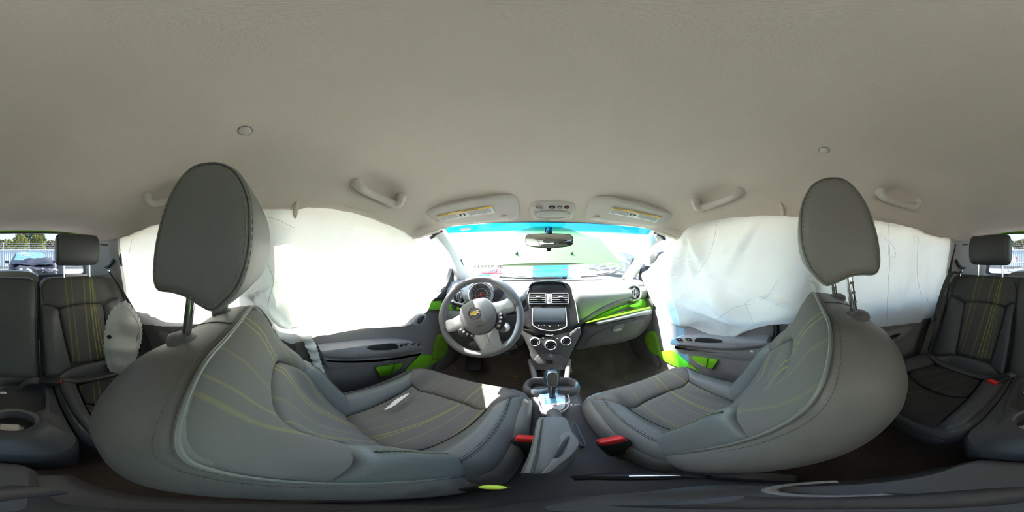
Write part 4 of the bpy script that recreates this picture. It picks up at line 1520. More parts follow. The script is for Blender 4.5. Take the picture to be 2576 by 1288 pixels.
# round vents at both ends
for (px, py, yv, rr, lb, tilt) in ((1595, 737, .845, .040, 'round air vent by the passenger window', .35), (1157, 747, .845, .038, 'round air vent by the driver window', -.25)):
    c = on_y(px, py, yv)
    ax_ = Vector((-tilt, -1, .25)).normalized()
    v = obj('vent_ring', lathe([(rr * 1.55, -.045), (rr * 1.35, -.008), (rr * 1.2, .004), (rr * 1.06, .002), (rr, -.008), (rr * .98, -.03)], c, ax_, 40, cap0=False, cap1=False), M['dashpad'], dash, label=lb)
    obj('vent_back', lathe([(0, -.028), (rr * 1.0, -.028), (rr * 1.0, -.032), (0, -.032)], c, ax_, 32), M['black'], v)
    e1 = ax_.cross(Vector((0, 0, 1))).normalized()
    e2 = e1.cross(ax_)
    obj('vent_barrel', lathe([(0, .004), (rr * .55, .002), (rr * .85, -.006), (rr * .93, -.014)], c, ax_, 32), M['screen'] if px > 1400 else M['black'], v, label='tilting round barrel')
    for k in (-1, 0, 1):
        L = [c + ax_ * (.006) + e2 * (rr * .8 * math.sin(a)) + e1 * (rr * (.33 * k) * math.cos(a) + rr * .12 * math.cos(2 * a)) for a in [R(-80 + 16 * i) for i in range(11)]]
        obj('vent_blade', tube(L, .0022, 6), M['plastic2'], v)
    obj('vent_tab', lathe([(0, .010), (.008, .008), (.010, .0), (.010, -.004)], c + e1 * rr * -.25, ax_, 20), M['plastic2'], v)

# centre stack
SP = Plane((CX, .90, -.155), (0, -.891, .454))
st = [(1337, 713), (1360, 709), (1388, 708), (1412, 709), (1428, 713), (1438, 726), (1446, 752), (1452, 785), (1456, 812), (1440, 828), (1418, 839), (1385, 846), (1350, 839), (1326, 826), (1313, 815), (1313, 795), (1320, 770), (1326, 740)]
bz = obj('centre_bezel', plate(path(SP.many(st), 80, True), SP.n, .09, .008), M['gloss'], dash, label='dusty gloss black centre bezel')
rim_ = path(SP.many([(1326, 740), (1337, 714), (1360, 709.5), (1388, 708), (1412, 709.5), (1428, 714), (1438, 727), (1446, 753), (1452, 786), (1456, 812)], .001), 60)
obj('bezel_rim', tube(rim_, .003, 6), M['dashpad'], bz)
hood_ = [(1338, 731), (1341, 715), (1352, 712), (1385, 711), (1408, 712), (1417, 716), (1419, 730), (1400, 732), (1370, 732.5), (1350, 732)]
obj('display_hood', plate(path(SP.many(hood_, .002), 50, True), SP.n, .006, .002), M['black'], bz, label='deep black display hood')
ho2 = path(SP.many([(1330, 724), (1338, 714), (1352, 710), (1385, 708.5), (1408, 710), (1420, 714), (1428, 724)], .006), 40)
obj('hood_lip', tube(ho2, [.003 + .006 * math.sin(PI * k / 39) for k in range(40)], 8), M['gloss'], bz)
for a, b in ((1331, 1373), (1388, 1429)):
    fr = [(a, 740), (a + 2, 738), (b - 2, 738), (b, 740), (b + (1 if b > 1400 else 0), 762), (b - 2, 764), (a + 1, 764), (a - 1, 762)]
    vb = obj('vent', plate(poly(SP.many(fr, .003), 40, True), SP.n, .006, .001), M['black'], bz, label='slatted centre air vent')
    lpv = poly(SP.many(fr, .004), 40, True)
    obj('vent_frame', tube(lpv, .0022, 6, True), M['silver'], vb)
    for k in range(4):
        y_ = 742.5 + 5.6 * k
        p, q = SP.at(a + 1.5, y_, .006), SP.at(b - 1.5, y_, .006)
        obj('vent_slat', tube([p, q], .0024, 8, squash=((0, 0, 1), .6)), M['plastic2'], vb)
    m1 = (a + b) / 2 + (2 if a < 1380 else 2)
    obj('vent_slider', box(SP.at(m1, 747.5, .012), (.024, .008, .007), Matrix.Rotation(R(-25), 3, 'X'), .002), M['silver'], vb)
hz = [(1374.5, 739), (1387, 739), (1387, 764.5), (1374.5, 764.5)]
hb = obj('hazard_button', plate(SP.many(hz, .004), SP.n, .006, .0012), M['silver'], bz, label='silver hazard button')
tri = SP.many([(1381, 749), (1384.5, 755), (1377.5, 755)], .0055)
obj('hazard_triangle', tube(tri, .0008, 5, True), M['red'], hb)
sc = [(1342, 772), (1344, 770), (1420, 770), (1423, 772), (1426, 815), (1422, 823), (1405, 830), (1384, 832), (1362, 829), (1346, 822), (1340, 814)]
sf = obj('screen_frame', plate(path(SP.many(sc, .003), 70, True), SP.n, .006, .002), M['black'], bz, label='touch screen unit')
obj('screen_rim', tube(path(SP.many([(1341, 774), (1340, 812), (1346, 822), (1362, 829), (1384, 832), (1405, 830), (1422, 823), (1426, 815), (1423, 774)], .004), 60), .0028, 8), M['silver'], sf, label='silver screen rim')
obj('display', plate(SP.many([(1344, 775), (1421, 775), (1422, 812), (1343, 812)], .005), SP.n, .003, .0008), M['screen'], sf, label='dark reflective display')
r_ = (SP.at(1400, 820) - SP.at(1360, 820)).normalized()
u_ = (SP.at(1380, 800) - SP.at(1380, 820)).normalized()
for (a, b), s_ in (((1355, 819), 'v'), ((1362, 819), '-'), ((1369, 819), '^'), ((1383, 820), 'o'), ((1405, 818), 'a')):
    obj('symbol', text_mesh(s_, .010, SP.at(a, b, .0055), r_, u_), M['white'], sf, smooth=False)
st2 = [(1372, 842), (1385, 843), (1392, 842), (1391, 844), (1385, 845), (1373, 844)]
obj('badge', plate(SP.many(st2, .003), SP.n, .003, .0005), M['silver'], bz)

# heater panel
HP = Plane((CX, .775, -.41), (0, -.95, .32))
hp = [(1308, 822), (1326, 832), (1350, 843), (1385, 849), (1420, 843), (1443, 831), (1460, 822), (1462, 840), (1452, 862), (1440, 885), (1432, 905), (1425, 930), (1343, 930), (1336, 905), (1330, 880), (1318, 856), (1308, 840)]
hpn = obj('heater_panel', plate(path(HP.many(hp), 80, True), HP.n, .12, .012), M['plastic'], dash, label='charcoal heater panel')
for (px, py, rr, lb) in ((1346, 858.5, .0245, 'fan knob'), (1385, 866.5, .0285, 'air direction knob'), (1423, 857, .0245, 'temperature knob')):
    c = HP.at(px, py)
    kb = obj('knob', lathe([(rr * .97, -.002), (rr * 1.0, .012), (rr * .95, .020), (rr * .86, .022), (rr * .80, .018)], c, HP.n, 40, cap1=False), M['silver'], hpn, label='silver ringed ' + lb)
    obj('knob_face', lathe([(rr * .82, .012), (rr * .80, .019), (0, .0195)], c, HP.n, 32, cap0=False), M['black'], kb)
    e1 = Vector((1, 0, 0))
    e2 = HP.n.cross(e1)
    e2 = -e2 if e2.z < 0 else e2
    for k in range(7 if rr < .026 else 5):
        nk = 7 if rr < .026 else 5
        a = R(200 - 220 * k / (nk - 1))
        p = c + HP.n * .0195 + (e1 * math.cos(a) + e2 * math.sin(a)) * rr * .58
        obj('mark', box(p, (.004, .0012, .003), None, .0003), M['needle'] if (lb[0] == 't' and k > 3) else M['white'], kb)
for px, py, s_ in ((1367, 852, 'c'), (1402, 852, 'w')):
    b_ = obj('button', lathe([(0, 0), (.009, 0), (.009, .004), (.006, .006), (0, .006)], HP.at(px, py), HP.n, 20), M['black'], hpn)
    obj('symbol', text_mesh(s_, .009, HP.at(px, py, .0066), (1, 0, 0), (0, 0, 1)), M['white'], b_, smooth=False)
pr = Plane((.18, .80, -.38), (-.1, -.95, .25))
sq = [(1433, 838), (1450, 826), (1454, 824), (1453, 833), (1448, 841), (1434, 846)]
bs = obj('seat_heater_button', plate(poly(HP.many(sq, .004), 30, True), HP.n, .006, .0015), M['plastic'], hpn)
obj('symbol', text_mesh('z', .011, HP.at(1443, 835, .0055), (1, 0, 0), (0, 0, 1)), M['white'], bs, smooth=False)
lid = [(1343, 915), (1349, 897), (1360, 892), (1385, 891), (1408, 892), (1420, 899), (1427, 912), (1420, 917), (1400, 920), (1370, 920)]
ld = obj('socket_lid', plate(path(HP.many(lid, .006), 50, True), HP.n, .008, .003), M['plastic'], hpn)
obj('socket_cap', lathe([(0, .004), (.014, .003), (.015, -.004)], HP.at(1386, 898, .008), HP.n, 24), M['plastic2'], ld)
us = obj('usb_port', plate(HP.many([(1373.5, 907), (1390.5, 907), (1391, 916), (1374, 916)], .009), HP.n, .004, .001), M['black'], ld, label='usb port')
obj('usb_slot', plate(HP.many([(1377, 910), (1381, 910), (1381, 912), (1377, 912)], .0098), HP.n, .001, .0002), M['coin'], us)

# ------------------------------------------------------------------ steering wheel, column, instruments
WC = Vector((-.262, .655, -.272))
wt = R(24)
wn_ = Vector((.05, -math.cos(wt), math.sin(wt))).normalized()
roll = R(28)
wx0 = Vector((1, 0, 0)) - wn_ * wn_.x
wx0.normalize()
wy0 = wn_.cross(wx0)
wx = wx0 * math.cos(roll) + wy0 * math.sin(roll)
wy = -wx0 * math.sin(roll) + wy0 * math.cos(roll)
wp_ = lambda a, b, h=0.0: WC + wx * a + wy * b + wn_ * h
sw_ = thing('steering_wheel', 'three spoke steering wheel turned left, charcoal rim and silver spokes', 'steering wheel', WC)
RW = .178
rim = [wp_(RW * math.cos(a), RW * math.sin(a)) for a in [2 * PI * k / 96 for k in range(96)]]
obj('rim', tube(rim, .0165, 16, True), M['plastic2'], sw_, label='thick charcoal rim')
for a0 in (22, 158):        # thumb grips
    L = [wp_(RW * .985 * math.cos(R(a0 + d)), RW * .985 * math.sin(R(a0 + d)), .002) for d in range(-26, 27, 4)]
    obj('grip', tube(L, [.0165 + .0045 * math.sin(PI * k / (len(L) - 1)) for k in range(len(L))], 14), M['plastic2'], sw_)
def spoke(ps, thick, mat, nm, h0, dome=.004):
    return obj(nm, plate(path([wp_(a, b, h0) for a, b in ps], 40, True), wn_, thick, .006, dome=dome), mat, sw_, label='silver spoke')
spoke([(-.160, .022), (-.12, .026), (-.070, .032), (-.060, .0), (-.075, -.030), (-.115, -.036), (-.158, -.030)], .018, M['silver'], 'spoke', .012)
spoke([(.160, .022), (.12, .026), (.070, .032), (.060, .0), (.075, -.030), (.115, -.036), (.158, -.030)], .018, M['silver'], 'spoke', .012)
sb = spoke([(-.062, -.062), (-.030, -.072), (0, -.078), (.030, -.072), (.062, -.062), (.052, -.10), (.044, -.14), (.040, -.172), (0, -.178), (-.040, -.172), (-.044, -.14), (-.052, -.10)], .02, M['silver'], 'spoke', .012)
obj('spoke_slot', plate(path([wp_(a, b, .019) for a, b in ((-.008, -.090), (.008, -.090), (.006, -.135), (0, -.140), (-.006, -.135))], 24, True), wn_, .004, .001), M['trim'], sb)
hub = [(-.062, .062), (-.030, .074), (0, .077), (.030, .074), (.062, .062), (.080, .020), (.076, -.030), (.052, -.068), (.024, -.083), (0, -.086), (-.024, -.083), (-.052, -.068), (-.076, -.030), (-.080, .020)]
hb_ = obj('airbag_pad', plate(path([wp_(a, b, .030) for a, b in hub], 64, True), wn_, .05, .012, dome=.010), M['plastic2'], sw_, label='charcoal airbag hub pad')
ec = wp_(-.004, .012, .0395)
obj('emblem_ring', tube([ec + wx * .026 * math.cos(a) + wy * .026 * math.sin(a) for a in [2 * PI * k / 40 for k in range(40)]], .0014, 6, True), M['black'], hb_)
bow = [(-.020, -.0065), (-.0165, .0045), (-.0075, .0045), (-.0068, .0075), (.0085, .0075), (.0078, .0045), (.020, .0045), (.0165, -.0065), (.0075, -.0065), (.0068, -.0095), (-.0085, -.0095), (-.0078, -.0065)]
obj('emblem', plate([ec + wx * a + wy * (b + .001) + wn_ * .003 for a, b in bow], wn_, .004, .0006), M['gold'], hb_, label='gold bow tie emblem', smooth=False)
obj('emblem_edge', tube([ec + wx * a + wy * (b + .001) + wn_ * .003 for a, b in bow], .0009, 5, True), M['silver'], hb_)
obj('airbag_mark', text_mesh('AIRBAG', .010, wp_(.0, -.050, .0405), wx, wy), M['black'], hb_, smooth=False)
for s, pods in ((-1, [(-.092, -.040), (-.082, -.052), (-.068, -.066), (-.052, -.078)]), (1, [(.095, -.030), (.090, -.045), (.080, -.060), (.068, -.074)])):
    L = [(s * .066, -.028), (s * .098, -.030), (s * .110, -.044), (s * .104, -.064), (s * .078, -.088), (s * .058, -.090), (s * .050, -.074), (s * .066, -.052)]
    pdd = obj('button_pod', plate(path([wp_(a, b, .018) for a, b in L], 40, True), wn_, .012, .004), M['black'], sw_, label='black button pod')
    for a, b in pods:
        obj('button', plate(path([wp_(a + .008 * math.cos(q), b + .007 * math.sin(q), .021) for q in [2 * PI * k / 10 for k in range(10)]], 20, True), wn_, .004, .0015), M['plastic'], pdd)
        obj('mark', plate([wp_(a + .003 * math.cos(q), b + .003 * math.sin(q), .0222) for q in [2 * PI * k / 6 for k in range(6)]], wn_, .001, .0002), M['white'], pdd)

clm = thing('steering_column', 'charcoal steering column with stalks behind the wheel', 'column', WC + Vector((0, .1, -.1)))
obj('shroud', loft([[WC - wn_ * h + wx0 * (r * math.cos(a)) + wy0 * (r * .9 * math.sin(a)) for a in [2 * PI * k / 28 for k in range(28)]] for h, r in ((.045, .058), (.06, .068), (.12, .072), (.20, .07))]), M['plastic'], clm, label='column shroud')
sl0, sl1 = WC - wn_ * .07 + wx0 * -.05 + wy0 * .03, on_y(1140, 762, .70)
stk = obj('indicator_stalk', tube(path([sl0, sl0.lerp(sl1, .5), sl1], 12), [.008, .008, .008, .009, .009, .010, .0115, .012, .012, .012, .0115, .009], 12), M['black'], clm, label='indicator stalk')
obj('stalk_end', lathe([(0, 0), (.012, 0), (.012, .014), (.009, .017), (0, .017)], sl1, (sl1 - sl0), 18), M['plastic'], stk)
sr1 = on_y(1318, 782, .70)
sr0 = WC - wn_ * .07 + wx0 * .05 + wy0 * .02
stk = obj('wiper_stalk', tube(path([sr0, sr0.lerp(sr1, .5), sr1], 12), [.008, .008, .008, .009, .009, .010, .011, .0115, .0115, .011, .0115, .009], 12), M['black'], clm, label='wiper stalk')
ig = on_y(1265, 826, .74)
obj('ignition', lathe([(.026, -.03), (.024, .0), (.018, .006), (.010, .006), (0, .004)], ig, (-.15, -1, .2), 28), M['silver'], clm, label='ignition lock ring')
obj('lower_cover', plate(path([on_y(a, b, .80) for a, b in ((1180, 862), (1230, 858), (1290, 862), (1300, 878), (1250, 884), (1190, 880))], 40, True), (0, -1, .3), .04, .01), M['plastic'], clm)

ins = thing('instrument_pod', 'round speedometer pod with white ringed dial behind the wheel', 'gauge', on_y(1210, 790, .79))
pc = on_y(1210, 741, .805)
pn = Vector((.12, -1, .30)).normalized()
obj('housing', lathe([(.06, -.10), (.066, -.04), (.067, .012), (.064, .024), (.059, .026), (.056, .014), (.054, -.004)], pc, pn, 48, cap1=False), M['silver'], ins, label='silver rimmed housing')
ob_ = obj('dial', lathe([(0, -.004), (.056, -.004), (.056, -.010), (0, -.010)], pc, pn, 48), M['dial'], ins, label='dark dial face')
e1 = Vector((1, 0, 0)) - pn * pn.x
e1.normalize()
e2 = pn.cross(e1)
e2 = -e2 if e2.z < 0 else e2
for k in range(13):
    a = R(215 - 250 * k / 12)
    d = e1 * math.cos(a) + e2 * math.sin(a)
    obj('tick', tube([pc + d * .041 - pn * .0035, pc + d * .047 - pn * .0035], .0007, 5), M['white'], ob_)
    obj('numeral', text_mesh(str(k * 10), .0085, pc + d * .034 - pn * .0032, e1, e2), M['white'], ob_, smooth=False)
obj('inner_ring', tube([pc - pn * .0035 + (e1 * math.cos(a) + e2 * math.sin(a)) * .049 for a in [2 * PI * k / 48 for k in range(48)]], .0009, 5, True), M['silver'], ob_)
obj('dial_legend', text_mesh('MPH', .006, pc + e2 * .010 - pn * .0032, e1, e2), M['white'], ob_, smooth=False)
nd = R(212)
obj('needle', tube([pc + (e1 * math.cos(nd + PI) + e2 * math.sin(nd + PI)) * .008, pc + (e1 * math.cos(nd) + e2 * math.sin(nd)) * .038], [.0024, .0008], 6), M['needle'], ob_, label='red needle')
obj('needle_cap', lathe([(.006, -.004), (.006, .001), (.004, .003), (0, .003)], pc, pn, 18), M['needle'], ob_)
obj('display', plate([pc - pn * .0035 + e1 * a + e2 * b for a, b in ((-.030, -.026), (.030, -.026), (.022, -.042), (-.022, -.042))], pn, .001, .0003), M['dashpad'], ob_)
# tachometer wing to its right
wg = [(1228, 713), (1262, 714), (1268, 730), (1258, 750), (1240, 757), (1234, 740)]
pwg = Plane(pc - pn * .01, pn)
obj('tachometer_wing', plate(path(pwg.many(wg), 40, True), pn, .05, .008), M['dial'], ins, label='dark side display')
hd = path([pc + pn * .016 + (e1 * math.cos(R(a)) + e2 * math.sin(R(a))) * .066 for a in range(20, 161, 10)], 30)
obj('hood', tube(hd, .010, 10), M['dashpad'], ins)

# ------------------------------------------------------------------ pedals
for (px, py, yy, w_, h_, nm, lb, catt) in ((1278, 882, .86, .085, .055, 'brake_pedal', 'ribbed black brake pedal under the column', 'pedal'),):
    c = on_y(px, py, yy)
    t = thing(nm, lb, catt, c)
    rt = Matrix.Rotation(R(-35), 3, 'X')
    pdl_ = obj('pad', box(c, (w_, .016, h_), rt, .005), M['rubber'], t)
    for k in range(6):
        obj('rib', box(c + rt @ Vector(((k - 2.5) * .012, -.009, 0)), (.005, .004, h_ * .8), rt, .001), M['plastic'], pdl_)
    obj('arm', tube([c + Vector((0, .01, .0)), c + Vector((.01, .07, .10)), c + Vector((.01, .10, .22))], .009, 8), M['black'], t)
c = on_y(1195, 905, .88)
t = thing('foot_rest', 'dark sloping foot rest left of the pedals', 'foot rest', c)
obj('pad', plate(path([on_y(a, b, yy) for a, b, yy in ((1178, 890, 1.0), (1205, 890, 1.0), (1212, 915, .92), (1205, 930, .86), (1172, 930, .86), (1170, 912, .92))], 40, True), (0, -.6, .8), .03, .006), M['rubber'], t)

# ------------------------------------------------------------------ floor console, shifter, hand brake
con = thing('floor_console', 'charcoal floor console with cup holders and silver shift plate', 'console', (CX, .55, -.86))
secs = [(.86, .075, -.60), (.80, .080, -.645), (.72, .085, -.655), (.66, .082, -.640), (.60, .085, -.625), (.54, .088, -.622), (.48, .085, -.628), (.42, .078, -.650), (.36, .080, -.670), (.20, .085, -.69), (.0, .09, -.70), (-.16, .088, -.71)]
rings = []
for y, hw, zt in secs:
    rings.append([Vector((CX + u, y, v)) for u, v in [(-hw * 1.05, -.86), (-hw * 1.05, zt - .05), (-hw, zt - .018), (-hw * .8, zt), (0, zt + .004), (hw * .8, zt), (hw, zt - .018), (hw * 1.05, zt - .05), (hw * 1.05, -.86)]])
obj('body', loft(rings), M['plastic'], con, angle=50, label='charcoal console body')
# tray between the legs of the centre stack
tl_ = [(1338, 918), (1355, 948), (1372, 953), (1405, 952), (1416, 945), (1421, 918)]
for s, pts in ((-1, [(1333, 905), (1341, 935), (1348, 960)]), (1, [(1430, 905), (1428, 935), (1424, 958)])):
    P = [on_z(a, b, z) for (a, b), z in zip(pts, (-.56, -.60, -.625))]
    obj('side_rail', tube(path(P, 14), [.012] * 14, 10), M['plastic2'], con)
obj('tray_mat', box((CX, .765, -.645), (.125, .12, .012), Matrix.Rotation(R(8), 3, 'X'), .004), M['black'], con, label='black tray mat')
cups = []
for px, lb in ((1354, 'cup holder on the driver side'), (1421, 'cup holder on the passenger side')):
    c = on_z(px, 966, -.585)
    rr = .041
    cp_ = obj('cup_holder', lathe([(rr * 1.02, -.10), (rr * 1.32, -.05), (rr * 1.35, -.02), (rr * 1.22, .0), (rr * 1.08, .004), (rr * .96, .0), (rr * .90, -.07), (0, -.072)], c, (0, 0, 1), 36), M['plastic2'], con, label=lb, angle=60)
    cups.append((c, cp_))
obj('mat', lathe([(0, -.060), (.036, -.060), (.036, -.068), (0, -.068)], cups[0][0], (0, 0, 1), 24), M['black'], cups[0][1])
# shift plate
PL = Plane((CX, .49, -.612), (0, -.10, 1))
out = [(1353, 995), (1362, 985), (1385, 980), (1412, 980), (1424, 992), (1431, 1008), (1430, 1028), (1415, 1040), (1390, 1046), (1366, 1040), (1354, 1020)]
obj('plate_surround', plate(path(PL.many(out, -.002), 60, True), PL.n, .03, .008), M['plastic2'], con)
shp = [(1357, 990), (1366, 983), (1390, 980), (1412, 981), (1420, 985), (1422, 1003), (1421, 1022), (1410, 1032), (1392, 1036), (1372, 1030), (1360, 1012)]
sp_ = obj('shift_plate', plate(path(PL.many(shp, .004), 60, True), PL.n, .006, .002), M['silver'], con, label='pale silver shift plate')
obj('shift_gate', plate(path(PL.many([(1383, 993), (1396, 993), (1399, 1005), (1401, 1016), (1398, 1020), (1388, 1020), (1385, 1012)], .0055), 40, True), PL.n, .004, .001), M['plastic'], sp_, label='dark shift slot')
for k, s_ in enumerate('PRND'):
    obj('gear_letter', text_mesh(s_, .010, PL.at(1371 + k * 1.0, 996 + 6 * k, .006), (1, 0, 0), (0, 1, 0)), M['ink'], sp_, smooth=False)
    obj('gear_dot', lathe([(0, 0), (.0014, 0), (.0014, .0005), (0, .0005)], PL.at(1379 + k * .8, 996 + 6 * k, .0042), PL.n, 10), M['ink'], sp_)
obj('plate_rim', tube(path(PL.many([(1353, 1006), (1358, 1022), (1369, 1034), (1390, 1041), (1412, 1036), (1428, 1024), (1432, 1006), (1428, 992)], .004), 50), .0025, 8), M['silver'], con)

sh = thing('gear_lever', 'automatic gear lever with charcoal knob and silver face strip', 'gear lever', PL.at(1389, 1000))
g0 = PL.at(1389, 1001)
g1 = on_z(1388, 943, -.490)
g2 = on_z(1388, 926, -.475)
axg = (g1 - g0).normalized()
rings = []
for t_, rx, ry in ((0, .010, .010), (.25, .011, .011), (.42, .015, .016), (.55, .022, .024), (.72, .027, .030), (.88, .029, .032), (.97, .026, .028), (1.02, .018, .018), (1.04, .004, .004)):
    c = g0.lerp(g1, t_ * 1.18)
    e1 = Vector((1, 0, 0))
    e2 = axg.cross(e1)
    rings.append([c + e1 * rx * math.cos(a) + e2 * ry * math.sin(a) for a in [2 * PI * k / 28 for k in range(28)]])
kn = obj('knob', loft(rings), M['gloss'], sh, label='charcoal knob', angle=60)
e2 = axg.cross(Vector((1, 0, 0)))
if e2.y > 0:
    e2 = -e2
fs = []
for u, t_ in ((-.012, .56), (0, .54), (.012, .56), (.016, .75), (.0165, .90), (.012, 1.0), (0, 1.03), (-.012, 1.0), (-.0165, .90), (-.016, .75)):
    rr = .026 if t_ < .6 else (.0325 if t_ < .95 else .031)
    fs.append(g0.lerp(g1, t_ * 1.18) + Vector((u, 0, 0)) + e2 * rr)
obj('face_strip', plate(path(fs, 40, True), e2, .006, .002, dome=.002), M['plastic2'], kn, label='satin grey face strip')
obj('strip_rim', tube(path([p + e2 * .0005 for p in fs], 50, True), .0011, 6, True), M['silver'], kn)

hbk = thing('hand_brake', 'hand brake lever with chrome button under the arm rest', 'hand brake', (CX + .0, .42, -.64))
q0, q1 = on_z(1392, 1036, -.60), on_z(1396, 1056, -.585)
obj('grip', tube([q0, q0.lerp(q1, .5), q1 + (q1 - q0) * 1.5], [.017, .020, .022], 14), M['plastic'], hbk)
obj('button', lathe([(.011, 0), (.011, .010), (.008, .016), (0, .018)], q0, q0 - q1, 18), M['chrome'], hbk, label='chrome button')

# ------------------------------------------------------------------ folding arm rest beside the driver seat
am = thing('arm_rest', 'padded grey folding arm rest with a slotted grip between the front seats', 'arm rest', (.05, .2, -.62))
AZ = -.515
LA = [(1352, 1052), (1372, 1046), (1415, 1046), (1430, 1056), (1437, 1072), (1446, 1092), (1456, 1115), (1445, 1140), (1420, 1165), (1385, 1190), (1320, 1192), (1312, 1182), (1330, 1140), (1343, 1090)]
la = path([on_z(a, b, AZ) for a, b in LA], 70, True)
obj('pad', plate(la, (0, 0, 1), .075, .010, dome=.004), M['leather_b'], am, label='leather covered pad')
side_ = [on_z(a, b, AZ + .004) for a, b in ((1362, 1052), (1356, 1080), (1350, 1110), (1344, 1140), (1334, 1170), (1326, 1190))]
obj('piping', tube(path(side_, 24), .0022, 6), M['piping'], am)
obj('stitching', stitches([p + Vector((.005, 0, .0015)) for p in path(side_, 24)], .008, .005, .0005), M['thread_d'], am, kind='stuff')
ho = [(1425, 1099), (1432, 1097), (1424, 1120), (1412, 1142), (1400, 1150), (1392, 1150), (1402, 1132), (1414, 1112)]
gp = obj('grip_recess', plate(path([on_z(a, b, AZ + .006) for a, b in ho], 40, True), (0, 0, 1), .006, .001), M['black'], am, label='dark finger slot')
obj('grip_plate', plate(path([on_z(a, b, AZ + .003) for a, b in ((1410, 1092), (1438, 1088), (1457, 1113), (1440, 1142), (1412, 1165), (1378, 1190), (1362, 1188), (1392, 1150), (1404, 1120))], 50, True), (0, 0, 1), .006, .002), M['plastic2'], am, label='charcoal grip plate')
sh_ = [on_z(a, b, AZ - .002) for a, b in ((1457, 1115), (1445, 1142), (1420, 1166), (1385, 1191))]
obj('hinge_arm', tube(path([Vector((.03, .02, -.56)), Vector((.025, -.05, -.58)), Vector((.0, -.08, -.60))], 10), .022, 12), M['plastic'], am)

# ------------------------------------------------------------------ fittings on the headliner
VPOL_L = [(1062, 541), (1068, 533), (1110, 520), (1170, 507), (1215, 500), (1235, 495), (1270, 490), (1290, 490), (1302, 498), (1306, 515), (1308, 540), (1306, 552), (1280, 557), (1200, 562), (1128, 568), (1118, 565), (1108, 566), (1092, 565), (1072, 552)]
VPOL_R = [(1470, 548), (1473, 535), (1480, 515), (1490, 501), (1503, 495), (1530, 495), (1553, 499), (1572, 505), (1610, 513), (1650, 525), (1685, 536), (1698, 546), (1694, 556), (1678, 567), (1660, 568), (1640, 571), (1600, 567), (1540, 561), (1490, 556), (1472, 553)]


def visor(nm, label, outline, clip, stick, who):
    L = path([on_liner(a, b, .012) for a, b in outline], 110, True)
    c = sum(L, Vector()) / len(L)
    n_ = Vector()
    for i in range(len(L)):
        n_ += (L[i] - c).cross(L[(i + 1) % len(L)] - c)
    n_.normalize()
    if n_.z > 0:
        n_ = -n_
    P = Plane(c, n_)
    t = thing(nm, label, 'sun visor', c, group='sun visors')
    flat = path([P.at(a, b) for a, b in outline], 110, True)
    vb = obj('body', plate(flat, n_, .022, .008, dome=.002), M['visor'], t, label='padded grey blade')
    # clip
    a, b = clip
    cl = obj('clip', plate(path(P.many([(a - 8, b - 4), (a + 7, b - 5), (a + 8, b + 1), (a + 3, b + 3), (a + 2, b + 6), (a - 3, b + 6), (a - 4, b + 3), (a - 9, b + 1)], .006), 30, True), n_, .010, .002), M['handle'], t, label='grey retaining clip')
    # warning label
    s0 = P.many(stick, .0035)
    st = obj('warning_label', plate(s0, n_, .0008, .0002), M['paper'], vb, label='white warning label with yellow heading')
    tl, tr_, br, bl = s0
    e_r = (tr_ - tl)
    e_d = (bl - tl)
    if who == 'L':
        head = [tl, tr_, tr_ + e_d * .24, tl + e_d * .24]
    else:
        head = [tl, tr_, tr_ + e_d * .24, tl + e_d * .24]
    obj('heading', plate([p + n_ * .0006 for p in head], n_, .0005, .0001), M['yellow'], st)
    w_ = e_r.length
    h_ = e_d.length
    dn = e_d.normalized()
    rt = e_r.normalized()
    for k, (txt, f) in enumerate((('WARNING', .12), ('AVERTISSEMENT', .62))):
        obj('lettering', text_mesh(txt, h_ * .22, tl + e_r * f + e_d * .12 + n_ * .0008, rt, -dn, .0001), M['ink'], st, smooth=False)
    parts = []
    for f0, f1 in ((.02, .36), (.56, .96)):
        for r_ in range(7):
            y_ = .32 + .09 * r_
            x_ = f0
            while x_ < f1 - .02:
                ww = random.uniform(.015, .045)
                p = tl + e_r * (x_ + ww / 2) + e_d * y_ + n_ * .0005
                q = [p - e_r * ww / 2 - e_d * .018, p + e_r * ww / 2 - e_d * .018, p + e_r * ww / 2 + e_d * .018, p - e_r * ww / 2 + e_d * .018]
                parts.append((q, [(0, 1, 2, 3)]))
                x_ += ww + .008
    obj('small_print', join(*parts), M['plastic2'], st, smooth='keep', kind='stuff')
    for f in (.41, .48):
        cc_ = tl + e_r * f + e_d * .58 + n_ * .0008
        man = [(-.4, .9), (.2, .9), (.3, .3), (.9, .2), (.9, -.1), (.2, -.1), (.1, -.9), (-.5, -.9)]
        obj('pictogram', plate([cc_ + e_r.normalized() * (a * h_ * .20) - dn * (b * h_ * .22) for a, b in man], n_, .0005, .0001), M['ink'], st)
    # hinge rod towards the pillar
    return t


visor('sun_visor', 'folded grey sun visor with warning label above the steering wheel', VPOL_L, (1270, 549), [(1097, 543), (1236, 518), (1246, 535), (1112, 557)], 'L')
visor('sun_visor', 'folded grey sun visor with warning label above the glove box', VPOL_R, (1501, 551), [(1540, 521), (1665, 546), (1651, 560), (1531, 537)], 'R')

